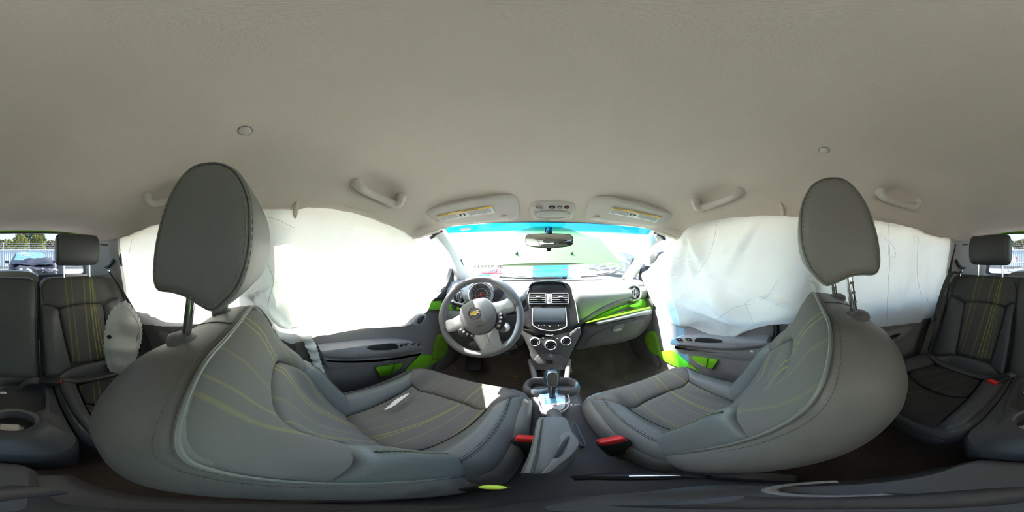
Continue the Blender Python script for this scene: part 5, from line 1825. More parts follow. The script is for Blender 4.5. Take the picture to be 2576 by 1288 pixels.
# dome lamp console
DC = on_liner(1390, 532, .008)
dn_ = liner_n(DC)
if dn_.z > 0:
    dn_ = -dn_
DP = Plane(DC, dn_)
oc = thing('overhead_console', 'grey overhead console with dome lamp lens and three buttons', 'console', DC)
L = [(1334, 535), (1337, 515), (1346, 507), (1370, 505), (1400, 505), (1428, 507), (1442, 511), (1448, 520), (1445, 540), (1436, 551), (1415, 554), (1390, 555), (1355, 553), (1341, 549)]
ob = obj('housing', plate(path(DP.many(L), 70, True), dn_, .02, .006, dome=.002), M['visor'], oc)
L = [(1345, 539), (1360, 533), (1385, 531), (1415, 532), (1432, 538), (1428, 546), (1405, 549), (1375, 549), (1352, 547)]
obj('lamp_lens', plate(path(DP.many(L, .004), 50, True), dn_, .008, .003, dome=.002), pbr('lamp_lens', lin(205, 204, 200), .25), oc, label='clouded oval dome lens')
obj('lens_rim', tube(path(DP.many(L, .004), 60, True), .0018, 6, True), M['handle'], oc)
mg_ = obj('microphone_grille', plate(path(DP.many([(1346, 523), (1350, 518), (1358, 517), (1365, 520), (1366, 525), (1360, 528), (1351, 528)], .0035), 30, True), dn_, .003, .001), M['handle'], oc)
for k in range(4):
    a = 1349.5 + 4.2 * k
    obj('grille_slot', tube([DP.at(a - 1, 519, .0042), DP.at(a + 2, 526, .0042)], .0009, 5), M['black'], mg_)
for px, w_, mat, lb in ((1389, 8, M['black'], 'dark rocker button'), (1408, 6, M['plastic2'], 'grey round button'), (1426, 6, M['black'], 'dark button with red glow spot')):
    b_ = obj('button', plate(path([DP.at(px + w_ * math.cos(a), 522.5 + 3.6 * math.sin(a), .005) for a in [2 * PI * k / 16 for k in range(16)]], 32, True), dn_, .006, .0015, dome=.001), mat, oc, label=lb)
    obj('button_mark', lathe([(0, 0), (.0035, 0), (.0035, .0008), (0, .0008)], DP.at(px, 522.8, .006), dn_, 12), M['needle'] if px == 1426 else M['white'], b_)
obj('clip', join(tube(path([DP.at(1369, 551, .004), DP.at(1380, 554, .004), DP.at(1388, 551, .006), DP.at(1402, 552, .004)], 16), .0016, 6), box(DP.at(1382, 553, .006), (.006, .006, .008), None, .001)), M['handle'], oc)

# grab handles
def grab(pts, label, caps):
    t = thing('grab_handle', label, 'handle', on_liner(*pts[len(pts) // 2], .03), group='roof grab handles')
    n_ = len(pts)
    P = []
    for i, (a, b) in enumerate(pts):
        off = .004 if i in (0, n_ - 1) else .034
        P.append(on_liner(a, b, off))
    Q = path(P, 40)
    rad = [.0155 - .002 * math.sin(PI * k / 39) for k in range(40)]
    bar = obj('bar', tube(Q, rad, 14), M['handle'], t, label='pale moulded grip bar', angle=60)
    for i in (0, n_ - 1):
        p = on_liner(*pts[i], .006)
        nn = -liner_n(p)
        if nn.z > 0:
            nn = -nn
        obj('end_foot', lathe([(.019, -.012), (.019, .004), (.016, .012), (.010, .018), (0, .02)], p, nn, 20), M['handle'], t)
    for f in (11, 29):
        obj('joint', tube([Q[f], Q[f] + (Q[f + 1] - Q[f]) * .12], rad[f] + .0003, 14), M['visor'], bar)
    return t


grab([(896, 460), (906, 472), (940, 490), (985, 511), (1003, 514), (1009, 498)], 'pale roof grab handle above the driver door', 0)
grab([(1859, 482), (1848, 492), (1812, 508), (1770, 522), (1754, 522), (1750, 508)], 'pale roof grab handle above the passenger door', 0)
grab([(372, 494), (376, 506), (392, 512), (430, 503), (468, 490), (486, 474)], 'pale roof grab handle partly hidden by the driver headrest', 0)
grab([(2214, 484), (2222, 496), (2255, 510), (2290, 519), (2306, 520), (2310, 508)], 'pale roof grab handle above the rear passenger side window', 0)

for px, py, r, lb in ((617, 328, .013, 'round pale plug in the headliner above the driver seat'), (2073, 377, .012, 'round pale plug in the headliner above the passenger seat')):
    p = on_liner(px, py)
    nn = liner_n(p)
    if nn.z > 0:
        nn = -nn
    t = thing('roof_plug', lb, 'plug', p, group='roof plugs')
    cp0 = obj('cap', lathe([(r * 1.02, -.004), (r, .0025), (r * .8, .004), (0, .0045)], p, nn, 32), M['handle'], t)
    e1 = nn.orthogonal().normalized()
    e2 = nn.cross(e1)
    obj('rim', tube([p + nn * .0012 + (e1 * math.cos(a) + e2 * math.sin(a)) * r * 1.05 for a in [2 * PI * k / 36 for k in range(36)]], .0009, 6, True), M['plastic2'], cp0)

# rear view mirror
mc_ = on_y(1381, 605, .66)
rv = thing('rear_view_mirror', 'black framed rear view mirror hanging from the windscreen', 'mirror', mc_)
mn = Vector((-.25, -1, -.03)).normalized()
MP = Plane(mc_, mn)
ML = [(1321, 604), (1323, 593), (1334, 589), (1381, 587), (1428, 589), (1440, 594), (1442, 604), (1440, 615), (1428, 620), (1395, 624), (1381, 625), (1366, 624), (1334, 620), (1323, 614)]
sh0 = path(MP.many(ML), 70, True)
obj('shell', loft([inset([p - mn * .032 for p in sh0], .018), inset([p - mn * .026 for p in sh0], .006), [p - mn * .008 for p in sh0], sh0, inset([p + mn * .002 for p in sh0], .0025)]), M['black'], rv)
obj('mirror_glass', plate(inset(sh0, .0028), mn, .001, .0003).__class__((lambda vf: ([v + mn * .0035 for v in vf[0]], vf[1]))(plate(inset(sh0, .0028), mn, .001, .0003))), M['mirror'], rv, label='reflecting glass')
obj('dip_tab', box(MP.at(1379, 627, .0) - mn * .01, (.018, .012, .016), None, .003), M['black'], rv)
fp = ws_hit(1380, 577)
obj('stem', tube([MP.at(1380, 596) - mn * .02, MP.at(1380, 588) - mn * .03, fp], [.009, .011, .015], 12), M['black'], rv)
obj('mount', box(fp + Vector((0, -.004, -.004)), (.036, .012, .03), Matrix.Rotation(R(35), 3, 'X'), .005), M['black'], rv)

# ------------------------------------------------------------------ belts and buckles
def buckle(label, p, d, up_, size=1.0, dark=False):
    t = thing('seat_belt_buckle', label, 'buckle', p - Vector(d) * .1, group='seat belt buckles')
    d = Vector(d).normalized()
    s_ = d.cross(Vector(up_)).normalized()
    n_ = s_.cross(d)
    Mx = Matrix((s_, d, n_)).transposed()
    b = obj('body', box(p - d * .035, (.052 * size, .075, .030), Mx, .008, 3), M['black'], t, label='black buckle body')
    obj('button', box(p + d * .006 + n_ * .002, (.044 * size, .020, .026), Mx, .005, 3), M['red'], b, label='red release button') if not dark else obj('button', box(p + d * .002 + s_ * .0, (.02, .008, .012), Mx, .002), M['red'], b)
    obj('slot', box(p + d * .004 + n_ * -.008, (.034 * size, .006, .005), Mx, .001), M['chrome'], b)
    obj('stalk', tube(path([p - d * .065, p - d * .12 + Vector((0, 0, -.02)), p - d * .16 + Vector((0, 0, -.10))], 12), [.022] * 12, 10, squash=((n_.x, n_.y, n_.z), .5)), M['webbing'], t, label='webbing stalk')
    return t


buckle('red button belt buckle beside the driver cushion', on_z(1328, 1106, -.575), (.1, .45, .85), (0, -1, 0))
buckle('red button belt buckle beside the passenger cushion', on_z(1540, 1110, -.59), (-.1, .4, .85), (0, -1, 0), 1.1)
buckle('red button belt buckle lying on the rear passenger side cushion', on_z(2500, 962, -.555), (.35, .9, .1), (0, 0, 1), .9)
buckle('dark belt buckle lying on the rear driver side cushion', on_z(150, 960, -.553), (-.95, .3, .05), (0, 0, 1), .9, True)


def strap(nm, label, pts, width, wdir, mat, cat='belt', group=None):
    P = path(pts, 40)
    wd = Vector(wdir).normalized()
    rings = []
    for i, p in enumerate(P):
        d = (P[min(39, i + 1)] - P[max(0, i - 1)]).normalized()
        w_ = (wd - d * wd.dot(d)).normalized()
        n_ = d.cross(w_)
        rings.append([p + w_ * width / 2 + n_ * .001, p + w_ * width / 2 - n_ * .001, p - w_ * width / 2 - n_ * .001, p - w_ * width / 2 + n_ * .001])
    t = thing(nm, label, cat, P[-1], group=group)
    obj('webbing', loft(rings), mat, t, smooth=False)
    return t


b_ = strap('seat_belt', 'grey rear belt running down beside the passenger side rear seat', [on_x(2418, 684, .53), on_x(2385, 700, .565), on_x(2352, 800, .60), on_x(2335, 850, .60), on_x(2318, 900, .60)], .045, (0, 1, .1), M['webbing'], group='seat belts')
q = on_x(2349, 800, .588)
obj('tongue', box(q, (.008, .03, .04), None, .004), M['chrome'], b_, label='steel belt tongue')
strap('seat_belt', 'grey rear belt dropping behind the limp side airbag', [on_x(275, 683, -.44), on_x(300, 720, -.49), on_x(345, 800, -.53), on_x(352, 850, -.53), on_x(350, 900, -.53)], .03, (0, 1, .1), M['webbing'], group='seat belts')
b_ = strap('seat_belt', 'grey front belt on the pillar beside the passenger seat', [on_x(2010, 780, .655), on_x(2000, 815, .655), on_x(1990, 850, .655), on_x(1975, 930, .655)], .04, (0, 1, .1), M['webbing'], group='seat belts')
q = on_x(2000, 826, .64)
obj('tongue', tube(path([q + Vector((0, .02, .015)), q + Vector((0, .02, -.015)), q + Vector((0, -.02, -.015)), q + Vector((0, -.02, .015))], 24, True), .003, 6, True), M['chrome'], b_)
strap('seat_belt', 'grey front belt on the pillar beside the driver seat', [on_x(735, 790, -.565), on_x(748, 830, -.565), on_x(758, 870, -.565), on_x(775, 930, -.565)], .04, (0, 1, .1), M['webbing'], group='seat belts')

# side bolster pad of the rear passenger side seat next to the belt
t = thing('rear_side_pad', 'narrow leather side pad next to the rear belt', 'pad', (.60, -.66, -.60))
P = path([on_x(2385, 830, .615), on_x(2372, 850, .60), on_x(2360, 880, .595), on_x(2352, 895, .60)], 16)
obj('pad', tube(path([Vector((.625, -.80, -.25)), Vector((.622, -.74, -.38)), Vector((.618, -.69, -.50)), Vector((.615, -.66, -.60))], 24), [.012 + .026 * math.sin(PI * (.1 + .85 * k / 23)) for k in range(24)], 14), M['rear'], t)

# ------------------------------------------------------------------ low things between and behind the seats
t = thing('recliner_lever', 'long black lever lying low between the front seats', 'lever', on_z(1600, 1200, -.66))
P = path([on_z(a, b, -.60) for a, b in ((1440, 1203), (1500, 1200), (1580, 1200), (1660, 1199), (1740, 1198), (1778, 1202))], 30)
obj('lever', tube(P, [.006 + .008 * math.sin(PI * (.12 + .8 * k / 29)) for k in range(30)], 12), M['black'], t)
obj('slot', tube([p + Vector((0, 0, .0125)) for p in P[12:24]], .0022, 6), M['chrome'], t)
q = on_z(1238, 1226, -.50)
t = thing('pivot_cap', 'glowing yellow green round cap on the arm rest pivot', 'cap', q)
obj('bezel', lathe([(.010, -.02), (.010, .0), (.008, .003), (.007, .001)], q, (.2, .3, 1), 28, cap1=False), M['black'], t)
obj('cap', lathe([(.0072, -.004), (.0072, .001), (.004, .003), (0, .0035)], q, (.2, .3, 1), 28), pbr('fluorescent_cap', lin(214, 240, 70), .4), t)
t = thing('console_box', 'smooth grey rear end of the floor console between the seats', 'console', (.05, -.08, -.86))
rings = []
for z, k in ((-.86, 1.0), (-.70, 1.0), (-.665, .96), (-.655, .86)):
    rings.append([Vector((.052 + (u) * k, -.05 + v * k, z)) for u, v in rrect(.060, -.16, .12, .04, .04, 10)])
obj('body', loft(rings), M['plastic2'], t)
obj('ring_mat', tube([Vector((.09 + .03 * math.cos(a), -.03 + .045 * math.sin(a), -.652)) for a in [2 * PI * k / 36 for k in range(20)]], .005, 8), M['trim'], t)
t = thing('carpet_strip', 'white torn strip lying on the rear foot well carpet', 'litter', on_z(2480, 1237, -.885))
P = path([on_z(a, b, -.885) for a, b in ((2404, 1241), (2440, 1240), (2480, 1237), (2520, 1233), (2555, 1230))], 24)
obj('strip', tube(P, [.0035 + .0015 * math.sin(k * 1.7) for k in range(24)], 8, squash=((0, 0, 1), .4)), M['paper'], t)
# seat belt tracks, loose trim beside the passenger cushion
t = thing('seat_track', 'pale metal seat track beside the passenger cushion', 'track', on_z(1500, 1100, -.74))
P = path([on_z(a, b, -.72) for a, b in ((1474, 1072), (1492, 1098), (1512, 1128), (1560, 1155))], 16)
obj('rail', tube(P, .007, 8), M['trim'], t)
obj('cable', tube(path([on_z(a, b, -.70) for a, b in ((1508, 1130), (1530, 1142), (1558, 1158))], 10), .0022, 6), M['white'], t)
t = thing('console_pocket', 'narrow dusty pocket in the console beside the arm rest', 'pocket', on_z(1455, 1090, -.66))
L = path([on_z(a, b, -.655) for a, b in ((1438, 1068), (1446, 1066), (1454, 1078), (1464, 1100), (1472, 1118), (1464, 1122), (1452, 1104), (1442, 1084))], 40, True)
obj('lining', plate(L, (0, 0, 1), .02, .002), M['black'], t)
obj('rim', tube(L, .0025, 6, True), M['plastic2'], t)
for i, (px, py, z_, lb) in enumerate(((1365, 936, -.63, 'copper coin on the tray mat nearer the driver'), (1408, 934, -.63, 'copper coin on the tray mat nearer the passenger'))):
    obj('coin', lathe([(0, 0), (.0095, 0), (.0095, .0016), (0, .0016)], on_z(px, py, z_), (0, -.1, 1), 24), M['coin'], None, label=lb, cat='coin', group='coins')
# rusty leaves in the cup holder
cq = cups[1][0]
for k in range(4):
    c = cq + Vector((random.uniform(-.015, .015), random.uniform(-.015, .015), -.062 + .004 * k))
    L = [c + Vector((.016 * math.cos(a + k), .009 * math.sin(a + k), .003 * math.sin(2 * a))) for a in [2 * PI * q_ / 10 for q_ in range(10)]]
    obj('dry_leaf', plate(path(L, 20, True), (0, 0, 1), .0015, .0004), pbr('dry_leaf_%d' % k, lin(190 - 20 * k, 110 - 10 * k, 60), .8), None, label='rust brown dry leaf bits in the cup holder', cat='leaf', group='leaves in the cup holder')
# crumbs on the carpet: nobody could count them
parts = []
for k in range(260):
    x, y = (random.uniform(-.45, -.06), random.uniform(.62, 1.05)) if k % 3 else (random.uniform(.15, .6), random.uniform(.6, 1.05))
    r = random.uniform(.0008, .0026)
    parts.append(box((x, y, floor_z(x, y) + r), (r * 2, r * random.uniform(1, 3), r), Matrix.Rotation(random.uniform(0, 3), 3, 'Z'), 0))
obj('crumbs', join(*parts), pbr('crumb', lin(170, 150, 120), .9), None, smooth=False, label='pale crumbs and grit scattered on the front carpets', kind='stuff')
q = on_z(1299, 947, -.885)
obj('yellow_crumb', box(q, (.012, .009, .007), Matrix.Rotation(.5, 3, 'Z'), .002), pbr('yellow_bit', lin(230, 190, 60), .7), None, label='small yellow fragment on the driver carpet', cat='litter')
q = on_z(1434, 937, -.86)
obj('white_scrap', tube(path([q, q + Vector((.012, .004, .01)), q + Vector((.004, .012, .02)), q + Vector((.014, .018, .03))], 12), .003, 6), M['paper'], None, label='twisted white scrap right of the console foot', cat='litter')
q = on_x(1012, 951, -.545)
t = thing('paper_packet', 'small red and white packet in the driver door gap', 'packet', q)
obj('packet', box(q, (.012, .05, .035), Matrix.Rotation(.3, 3, 'X'), .002), M['paper'], t)
obj('print', box(q + Vector((.0065, .004, 0)), (.0012, .034, .02), Matrix.Rotation(.3, 3, 'X'), .0004), pbr('dark_red_print', lin(110, 40, 50), .6), t)
q = on_x(1891, 884, .60)
obj('paper_bit', box(q, (.004, .012, .008), None, .001), M['paper'], None, label='tiny white scrap stuck on the passenger door panel', cat='litter')

# ------------------------------------------------------------------ outside
GZ = -1.25
gm = pbr('concrete_yard', lin(170, 165, 158), .9, bump=.3, bscale=3, var=.06, vscale=.4)
V = [(-120, -120, GZ), (120, -120, GZ), (120, 120, GZ), (-120, 120, GZ), (-120, -120, GZ - .3), (120, -120, GZ - .3), (120, 120, GZ - .3), (-120, 120, GZ - .3)]
obj('ground', (V, [(0, 1, 2, 3), (4, 7, 6, 5), (0, 4, 5, 1), (1, 5, 6, 2), (2, 6, 7, 3), (3, 7, 4, 0)]), gm, kind='structure', smooth=False, label='pale sunlit concrete yard')

# the car's own raised bonnet and cowl
hood = thing('raised_bonnet', 'lime green bonnet propped up in front of the windscreen', 'bonnet', (CX, 1.35, -.25))
hm = pbr('bonnet_underside', lin(72, 124, 60), .45)
rings = []
for b in range(17):
    t_ = b / 16
    row = []
    for a in range(25):
        u = -1 + a / 12
        hw = lerp(.66, .55, t_) * (1 - .14 * sm(.75, 1, t_) * abs(u) ** 3)
        y = 1.36 + .46 * t_ + .05 * t_ * t_ - .05 * u * u * (1 - t_)
        z = -.055 + .40 * t_ - .055 * u * u - .10 * sm(.80, 1.0, t_) * abs(u) ** 2.5
        row.append(Vector((CX + .03 + u * hw, y, z)))
    rings.append(row)
back = [[p + Vector((0, .02, -.02)) + Vector((0, .012, .02)) for p in r] for r in rings]
obj('panel', loft([a + b[::-1] for a, b in zip(rings, back)]), hm, hood, angle=60)
for a0, a1 in (((-.45, .3), (-.12, .85)), ((.45, .3), (.12, .85)), ((-.5, .35), (.5, .35)), ((-.42, .75), (.42, .75))):
    P = []
    for k in range(9):
        u, t_ = lerp(a0[0], a1[0], k / 8), lerp(a0[1], a1[1], k / 8)
        i, j = min(16, int(t_ * 16)), min(24, int((u + 1) * 12))
        P.append(rings[i][j] + Vector((0, .045, -.03)))
    obj('stiffening_rib', tube(P, .022, 8), hm, hood)
for px, py in ((1300, 636), (1438, 636)):
    q = on_y(px, py, 1.45)
    obj('rubber_stop', lathe([(.014, 0), (.014, .012), (.008, .02), (0, .02)], q, (0, -1, -.6), 16), M['black'], hood)
cw_ = thing('wiper_cowl', 'black cowl panel at the foot of the windscreen outside', 'cowl', (CX, 1.28, -.26))
rings = []
for k in range(25):
    u = -1 + k / 12
    x = CX + u * .62
    y = 1.245 - .15 * u * u
    rings.append([Vector((x, y, -.195)), Vector((x, y + .06, -.205)), Vector((x, y + .12, -.24)), Vector((x, y + .12, -.28)), Vector((x, y, -.26))])
obj('panel', loft(rings), M['black'], cw_)
for nm, lb, P in (('windscreen_wiper', 'long black wiper resting along the windscreen foot on the passenger side', [(1462, 699), (1500, 697), (1535, 691), (1556, 686)]), ('windscreen_wiper', 'black wiper lying at the windscreen foot behind the steering wheel', [(1255, 699), (1300, 702), (1350, 703), (1395, 702)])):
    pts = [ws_hit(a, b, -.012) + Vector((0, .012, .006)) for a, b in P]
    t = thing(nm, lb, 'wiper', pts[1], group='windscreen wipers')
    obj('arm', tube(path(pts, 20), .006, 8), M['black'], t)
    obj('blade', tube(path([p + Vector((0, .004, .010)) for p in pts[1:]], 20), .003, 6), M['rubber'], t)

# door mirror on the passenger side and the driver side
for s, yy, lb in ((1, .80, 'black door mirror outside the passenger window'), (-1, .80, 'black door mirror outside the driver window')):
    c = Vector((CX + s * .80, .92, -.03)) if s > 0 else Vector((CX - .84, .94, -.16))
    t = thing('door_mirror', lb, 'mirror', c - Vector((0, 0, .09)), group='door mirrors')
    rings = []
    for k, (dy_, r_) in enumerate(((-.03, .6), (-.03, .95), (.0, 1.0), (.05, .9), (.09, .5), (.10, .1))):
        rings.append([c + Vector((.09 * r_ * math.copysign(abs(math.cos(a)) ** .7, math.cos(a)), dy_, .065 * r_ * math.copysign(abs(math.sin(a)) ** .7, math.sin(a)))) for a in [2 * PI * q / 28 for q in range(28)]])
    obj('shell', loft(rings), M['black'], t)
    obj('mirror_glass', plate([c + Vector((.078 * math.cos(a), -.032, .053 * math.sin(a))) for a in [2 * PI * q / 28 for q in range(28)]], (0, -1, 0), .002, .0005), M['mirror'], t)
    obj('foot', box((CX + s * .70, .93, c.z - .06), (.10, .05, .04), None, .01), M['black'], t)


# ---- cars in the yard
def wheel_set(t, xs_, ys_, r, flip=1, o=Vector(), Rz=None):
    for x in xs_:
        for y in ys_:
            c = Rz @ Vector((x, y, r)) + o
            ax_ = Rz @ Vector((1, 0, 0))
            w = obj('tyre', lathe([(r * .62, -.10), (r * .92, -.10), (r, -.07), (r, .07), (r * .92, .10), (r * .62, .10)], c, ax_, 28), M['rubber'], t)
            obj('rim', lathe([(0, -.06), (r * .6, -.085), (r * .62, .085), (0, .06)], c, ax_, 20), M['silver'], w)


def body_loft(secs, Rz, o, n=26):
    """secs: (y, half width, z bottom, z shoulder, z top, half width top)"""
    rings = []
    for y, hw, zb, zs, zt, ht in secs:
        P = [(-hw * .92, zb), (-hw, zb + .12), (-hw, zs - .08), (-hw * .97, zs), (-ht, zt - .03), (-ht * .8, zt), (0, zt + .012), (ht * .8, zt), (ht, zt - .03), (hw * .97, zs), (hw, zs - .08), (hw, zb + .12), (hw * .92, zb)]
        rings.append([Rz @ Vector((a, y, b)) + o for a, b in P])
    return rings


# blue sedan ahead, seen from behind
Rz = Matrix.Identity(3)
o = Vector((.46, 7.7, GZ))
bt = thing('blue_sedan', 'bright blue sedan parked ahead, seen from behind', 'car', o)
blue = pbr('sky_blue_paint', lin(30, 150, 205), .35, coat=.3)
secs = [(0.0, .74, .34, .62, .70, .70), (.06, .86, .26, .80, .90, .78), (.16, .89, .24, .92, 1.02, .76), (.40, .90, .22, .95, 1.06, .72), (.75, .90, .22, .96, 1.10, .70), (1.3, .90, .22, .97, 1.38, .60), (2.0, .90, .22, .97, 1.46, .60), (2.8, .90, .22, .96, 1.40, .62), (3.5, .90, .22, .92, 1.02, .76), (4.3, .86, .24, .80, .86, .72), (4.55, .74, .34, .60, .66, .66)]
obj('body', loft(body_loft(secs, Rz, o)), blue, bt, angle=50)
dgl = pbr('dark_car_glass', lin(40, 60, 70), .1, coat=.3)
obj('rear_glass', plate([Vector((o.x + a, o.y + b, GZ + c)) for a, b, c in ((-.58, .80, 1.12), (.58, .80, 1.12), (.50, 1.24, 1.36), (-.50, 1.24, 1.36))], (0, -.5, .8), .02, .004), dgl, bt)
for s in (-1, 1):
    L = [(s * .50, .115, .94), (s * .84, .10, .96), (s * .84, .075, .86), (s * .66, .06, .83), (s * .47, .07, .86)]
    obj('tail_lamp', plate(path([Vector((o.x + a, o.y + b - .035, GZ + c)) for a, b, c in L], 24, True), (0, -1, .1), .03, .006), pbr('tail_lamp_red_%d' % (s + 1), lin(226, 60, 76), .3), bt, label='red tail lamp')
    obj('reflector', box((o.x + s * .70, o.y - .0, GZ + .60), (.22, .03, .03), None, .005), M['red'], bt)
obj('boot_edge', tube(path([Vector((o.x + a, o.y + .02, GZ + c)) for a, c in ((-.62, .90), (-.52, .74), (0, .72), (.52, .74), (.62, .90))], 30), .006, 6), M['black'], bt)
obj('bumper_crease', tube(path([Vector((o.x + a, o.y - .01, GZ + c)) for a, c in ((-.84, .66), (-.4, .64), (0, .635), (.4, .64), (.84, .66))], 30), .010, 6), blue, bt)
obj('plate_recess', plate(path([Vector((o.x + a, o.y - .012, GZ + c)) for a, c in ((-.42, .36), (-.30, .60), (.30, .60), (.42, .36))], 30, True), (0, -1, 0), .01, .002), blue, bt)
for k in range(5):
    obj('plate_bolt', lathe([(0, 0), (.016, 0), (.016, .004), (0, .004)], (o.x - .10 + .055 * k, o.y - .024, GZ + .50 - .05 * (k % 2)), (0, -1, 0), 10), M['black'], bt)
obj('badge', lathe([(0, 0), (.05, 0), (.045, .008), (0, .010)], (o.x, o.y + .03, GZ + .86), (0, -1, .2), 20), M['chrome'], bt)
wheel_set(bt, (-.80, .80), (.95, 3.6), .32, 1, o, Rz)

# red trolley jack style cart far ahead left and grey machine
t = thing('red_cart', 'red wheeled cart standing in the yard ahead', 'cart', on_y(1238, 690, 11))
rp = pbr('red_paint', lin(222, 70, 84), .5)
q = on_y(1238, 686, 11)
obj('deck', box(q, (1.6, .6, .06), None, .02), rp, t)
for dx in (-.7, .55):
    obj('leg', box(q + Vector((dx, 0, -.12)), (.05, .05, .26), None, .01), rp, t)
obj('handle', tube([q + Vector((.62, 0, 0)), q + Vector((.66, 0, .55))], .03, 8), rp, t)
obj('post', tube([q + Vector((.35, 0, 0)), q + Vector((.40, 0, .5))], .03, 8), rp, t)
obj('load', loft([[q + Vector((a, b, c)) for a, b in ((-.25, -.2), (.35, -.2), (.35, .2), (-.25, .2))] for c in (.05, .12)] + [[q + Vector((a, b, .26)) for a, b in ((.20, -.15), (.35, -.15), (.35, .15), (.20, .15))]]), M['plastic2'], t)
for dx in (-.65, .6):
    obj('wheel', lathe([(.04, -.03), (.11, -.03), (.11, .03), (.04, .03)], q + Vector((dx, -.2, -.22)), (1, 0, 0), 16), M['rubber'], t)
t = thing('grey_truck', 'small grey pick-up truck far off ahead', 'truck', on_y(1310, 680, 24))
q = on_y(1318, 674, 24)
q.z = GZ
tp = pbr('grey_truck_paint', lin(150, 156, 150), .5)
obj('body', loft(body_loft([(-2.2, .8, .5, .95, 1.0, .78), (-.6, .85, .45, 1.0, 1.05, .8), (-.5, .85, .45, 1.0, 1.6, .66), (.8, .85, .45, 1.0, 1.65, .66), (1.3, .85, .45, 1.0, 1.1, .8), (2.3, .8, .5, .9, .95, .74)], Matrix.Rotation(R(60), 3, 'Z'), q)), tp, t)
wheel_set(t, (-.78, .78), (-1.5, 1.5), .36, 1, q, Matrix.Rotation(R(60), 3, 'Z'))
# wrecked grey car far ahead on the passenger side
t = thing('crushed_car', 'crushed grey car far ahead on the passenger side', 'car', on_y(1553, 690, 9))
q = on_y(1556, 676, 9)
q.z = GZ
rr = loft(body_loft([(-1.6, .7, .35, .7, .75, .6), (-1.2, .8, .3, .95, 1.05, .7), (-.3, .82, .3, 1.0, 1.45, .6), (.8, .82, .3, 1.0, 1.42, .6), (1.5, .8, .3, .95, 1.0, .7), (2.1, .7, .35, .7, .75, .6)], Matrix.Rotation(R(20), 3, 'Z'), q))
obj('body', ([v + Vector((noise.noise(v * 3), noise.noise(v * 3 + Vector((5, 0, 0))), noise.noise(v * 3 + Vector((0, 9, 0))))) * .10 for v in rr[0]], rr[1]), pbr('crushed_grey', lin(62, 68, 74), .6, var=.4, vscale=6), t, smooth=False)

# wrecked dark car behind, front towards us
Rz = Matrix.Rotation(R(6), 3, 'Z')
c0 = on_y(88, 660, -5.6)
o = Vector((c0.x, -5.6, GZ))
wk = thing('wrecked_car', 'wrecked dark car behind with crushed front and shattered windscreen', 'car', o)
dark = pbr('wreck_paint', lin(44, 46, 56), .4, var=.45, vscale=5, bump=.6, bscale=9)
secs = [(0, .70, .30, .55, .66, .62), (-.15, .84, .24, .72, .84, .70), (-.5, .88, .22, .84, .94, .72), (-.9, .89, .22, .92, 1.02, .74), (-1.25, .89, .22, .96, 1.06, .74), (-1.9, .89, .22, .97, 1.42, .60), (-2.7, .89, .22, .97, 1.44, .60), (-3.6, .88, .22, .95, 1.08, .72), (-4.3, .80, .3, .8, .86, .7)]
# denser for crumpling
sec2 = []
for i in range(len(secs) - 1):
    for k in range(4):
        sec2.append(tuple(lerp(a, b, k / 4) for a, b in zip(secs[i], secs[i + 1])))
sec2.append(secs[-1])
V, F = loft(body_loft(sec2, Rz, o))
V2 = []
for v in V:
    amt = .16 * sm(-7.0, -5.7, v.y)
    V2.append(v + Vector((noise.noise(v * 3.1), noise.noise(v * 2.7 + Vector((4, 1, 0))), 1.2 * noise.noise(v * 3.3 + Vector((0, 7, 2))))) * amt)
obj('body', (V2, F), dark, wk, smooth=True, angle=22, label='dark crumpled body')
sg = pbr('shattered_glass', lin(96, 134, 142), .35, var=.6, vscale=22, bump=.8, bscale=30)
L = [(-.70, -1.25, 1.05), (.70, -1.25, 1.05), (.56, -1.86, 1.40), (-.56, -1.86, 1.40)]
gl0 = [Rz @ Vector(v) + o + Vector((0, .05, .03)) for v in L]
wsw = obj('windscreen', plate(poly(gl0, 40, True), (0, .5, .8), .02, .004), sg, wk, label='shattered pale windscreen')
for k in range(14):
    a0 = gl0[0].lerp(gl0[1], random.random()).lerp(gl0[3].lerp(gl0[2], random.random()), random.random())
    a1 = a0 + Vector((random.uniform(-.4, .4), random.uniform(-.2, .2) * .5, random.uniform(-.12, .12)))
    obj('crack', tube([a0 + Vector((0, .01, .012)), a1 + Vector((0, .01, .012))], .006, 5), M['white'], wsw)
obj('sticker', box(gl0[2].lerp(gl0[0], .25) + Vector((.0, .02, .02)), (.30, .02, .07), None, .004), M['white'], wk)
hd_ = []
for i in range(9):
    row = []
    for j in range(15):
        u, w_ = -1 + j / 7, i / 8
        p = Rz @ Vector((u * .78, lerp(-1.25, -.25, w_), 1.04 - .10 * w_ + .16 * math.exp(-((w_ - .45) / .2) ** 2) * (1 - .4 * u))) + o
        p += Vector((0, 0, .09 * noise.noise(p * 3.4)))
        row.append(p)
    hd_.append(row)
obj('crushed_bonnet', loft([a + [q + Vector((0, 0, -.02)) for q in a[::-1]] for a in hd_]), dark, wk, angle=25, label='buckled bonnet')
for k in range(44):
    c = Rz @ Vector((random.uniform(-.8, .8), random.uniform(-.1, .22), random.uniform(.3, .85))) + o
    bx_ = box(c, (random.uniform(.04, .20), random.uniform(.03, .10), random.uniform(.02, .09)), Matrix.Rotation(random.uniform(-.8, .8), 3, 'Y') @ Matrix.Rotation(random.uniform(-.6, .6), 3, 'Z'), .01)
    obj('debris', bx_, random.choice([M['plastic'], M['black'], M['trim'], dark, M['silver'], M['plastic2'], M['white']]), wk)
for s in (-1, 1):
    obj('mirror', box(Rz @ Vector((s * 1.0, -1.35, 1.0)) + o, (.20, .10, .13), None, .03), M['black'], wk)
dr = [(0, 0, .30), (.08, 0, .95), (.02, 0, 1.36), (-.28, 0, 1.40), (-.42, 0, 1.0), (-.44, 0, .32)]
dl = [Rz @ Vector((-1.05 - .2 + a * .62, -1.45, c)) + o for a, b, c in dr]
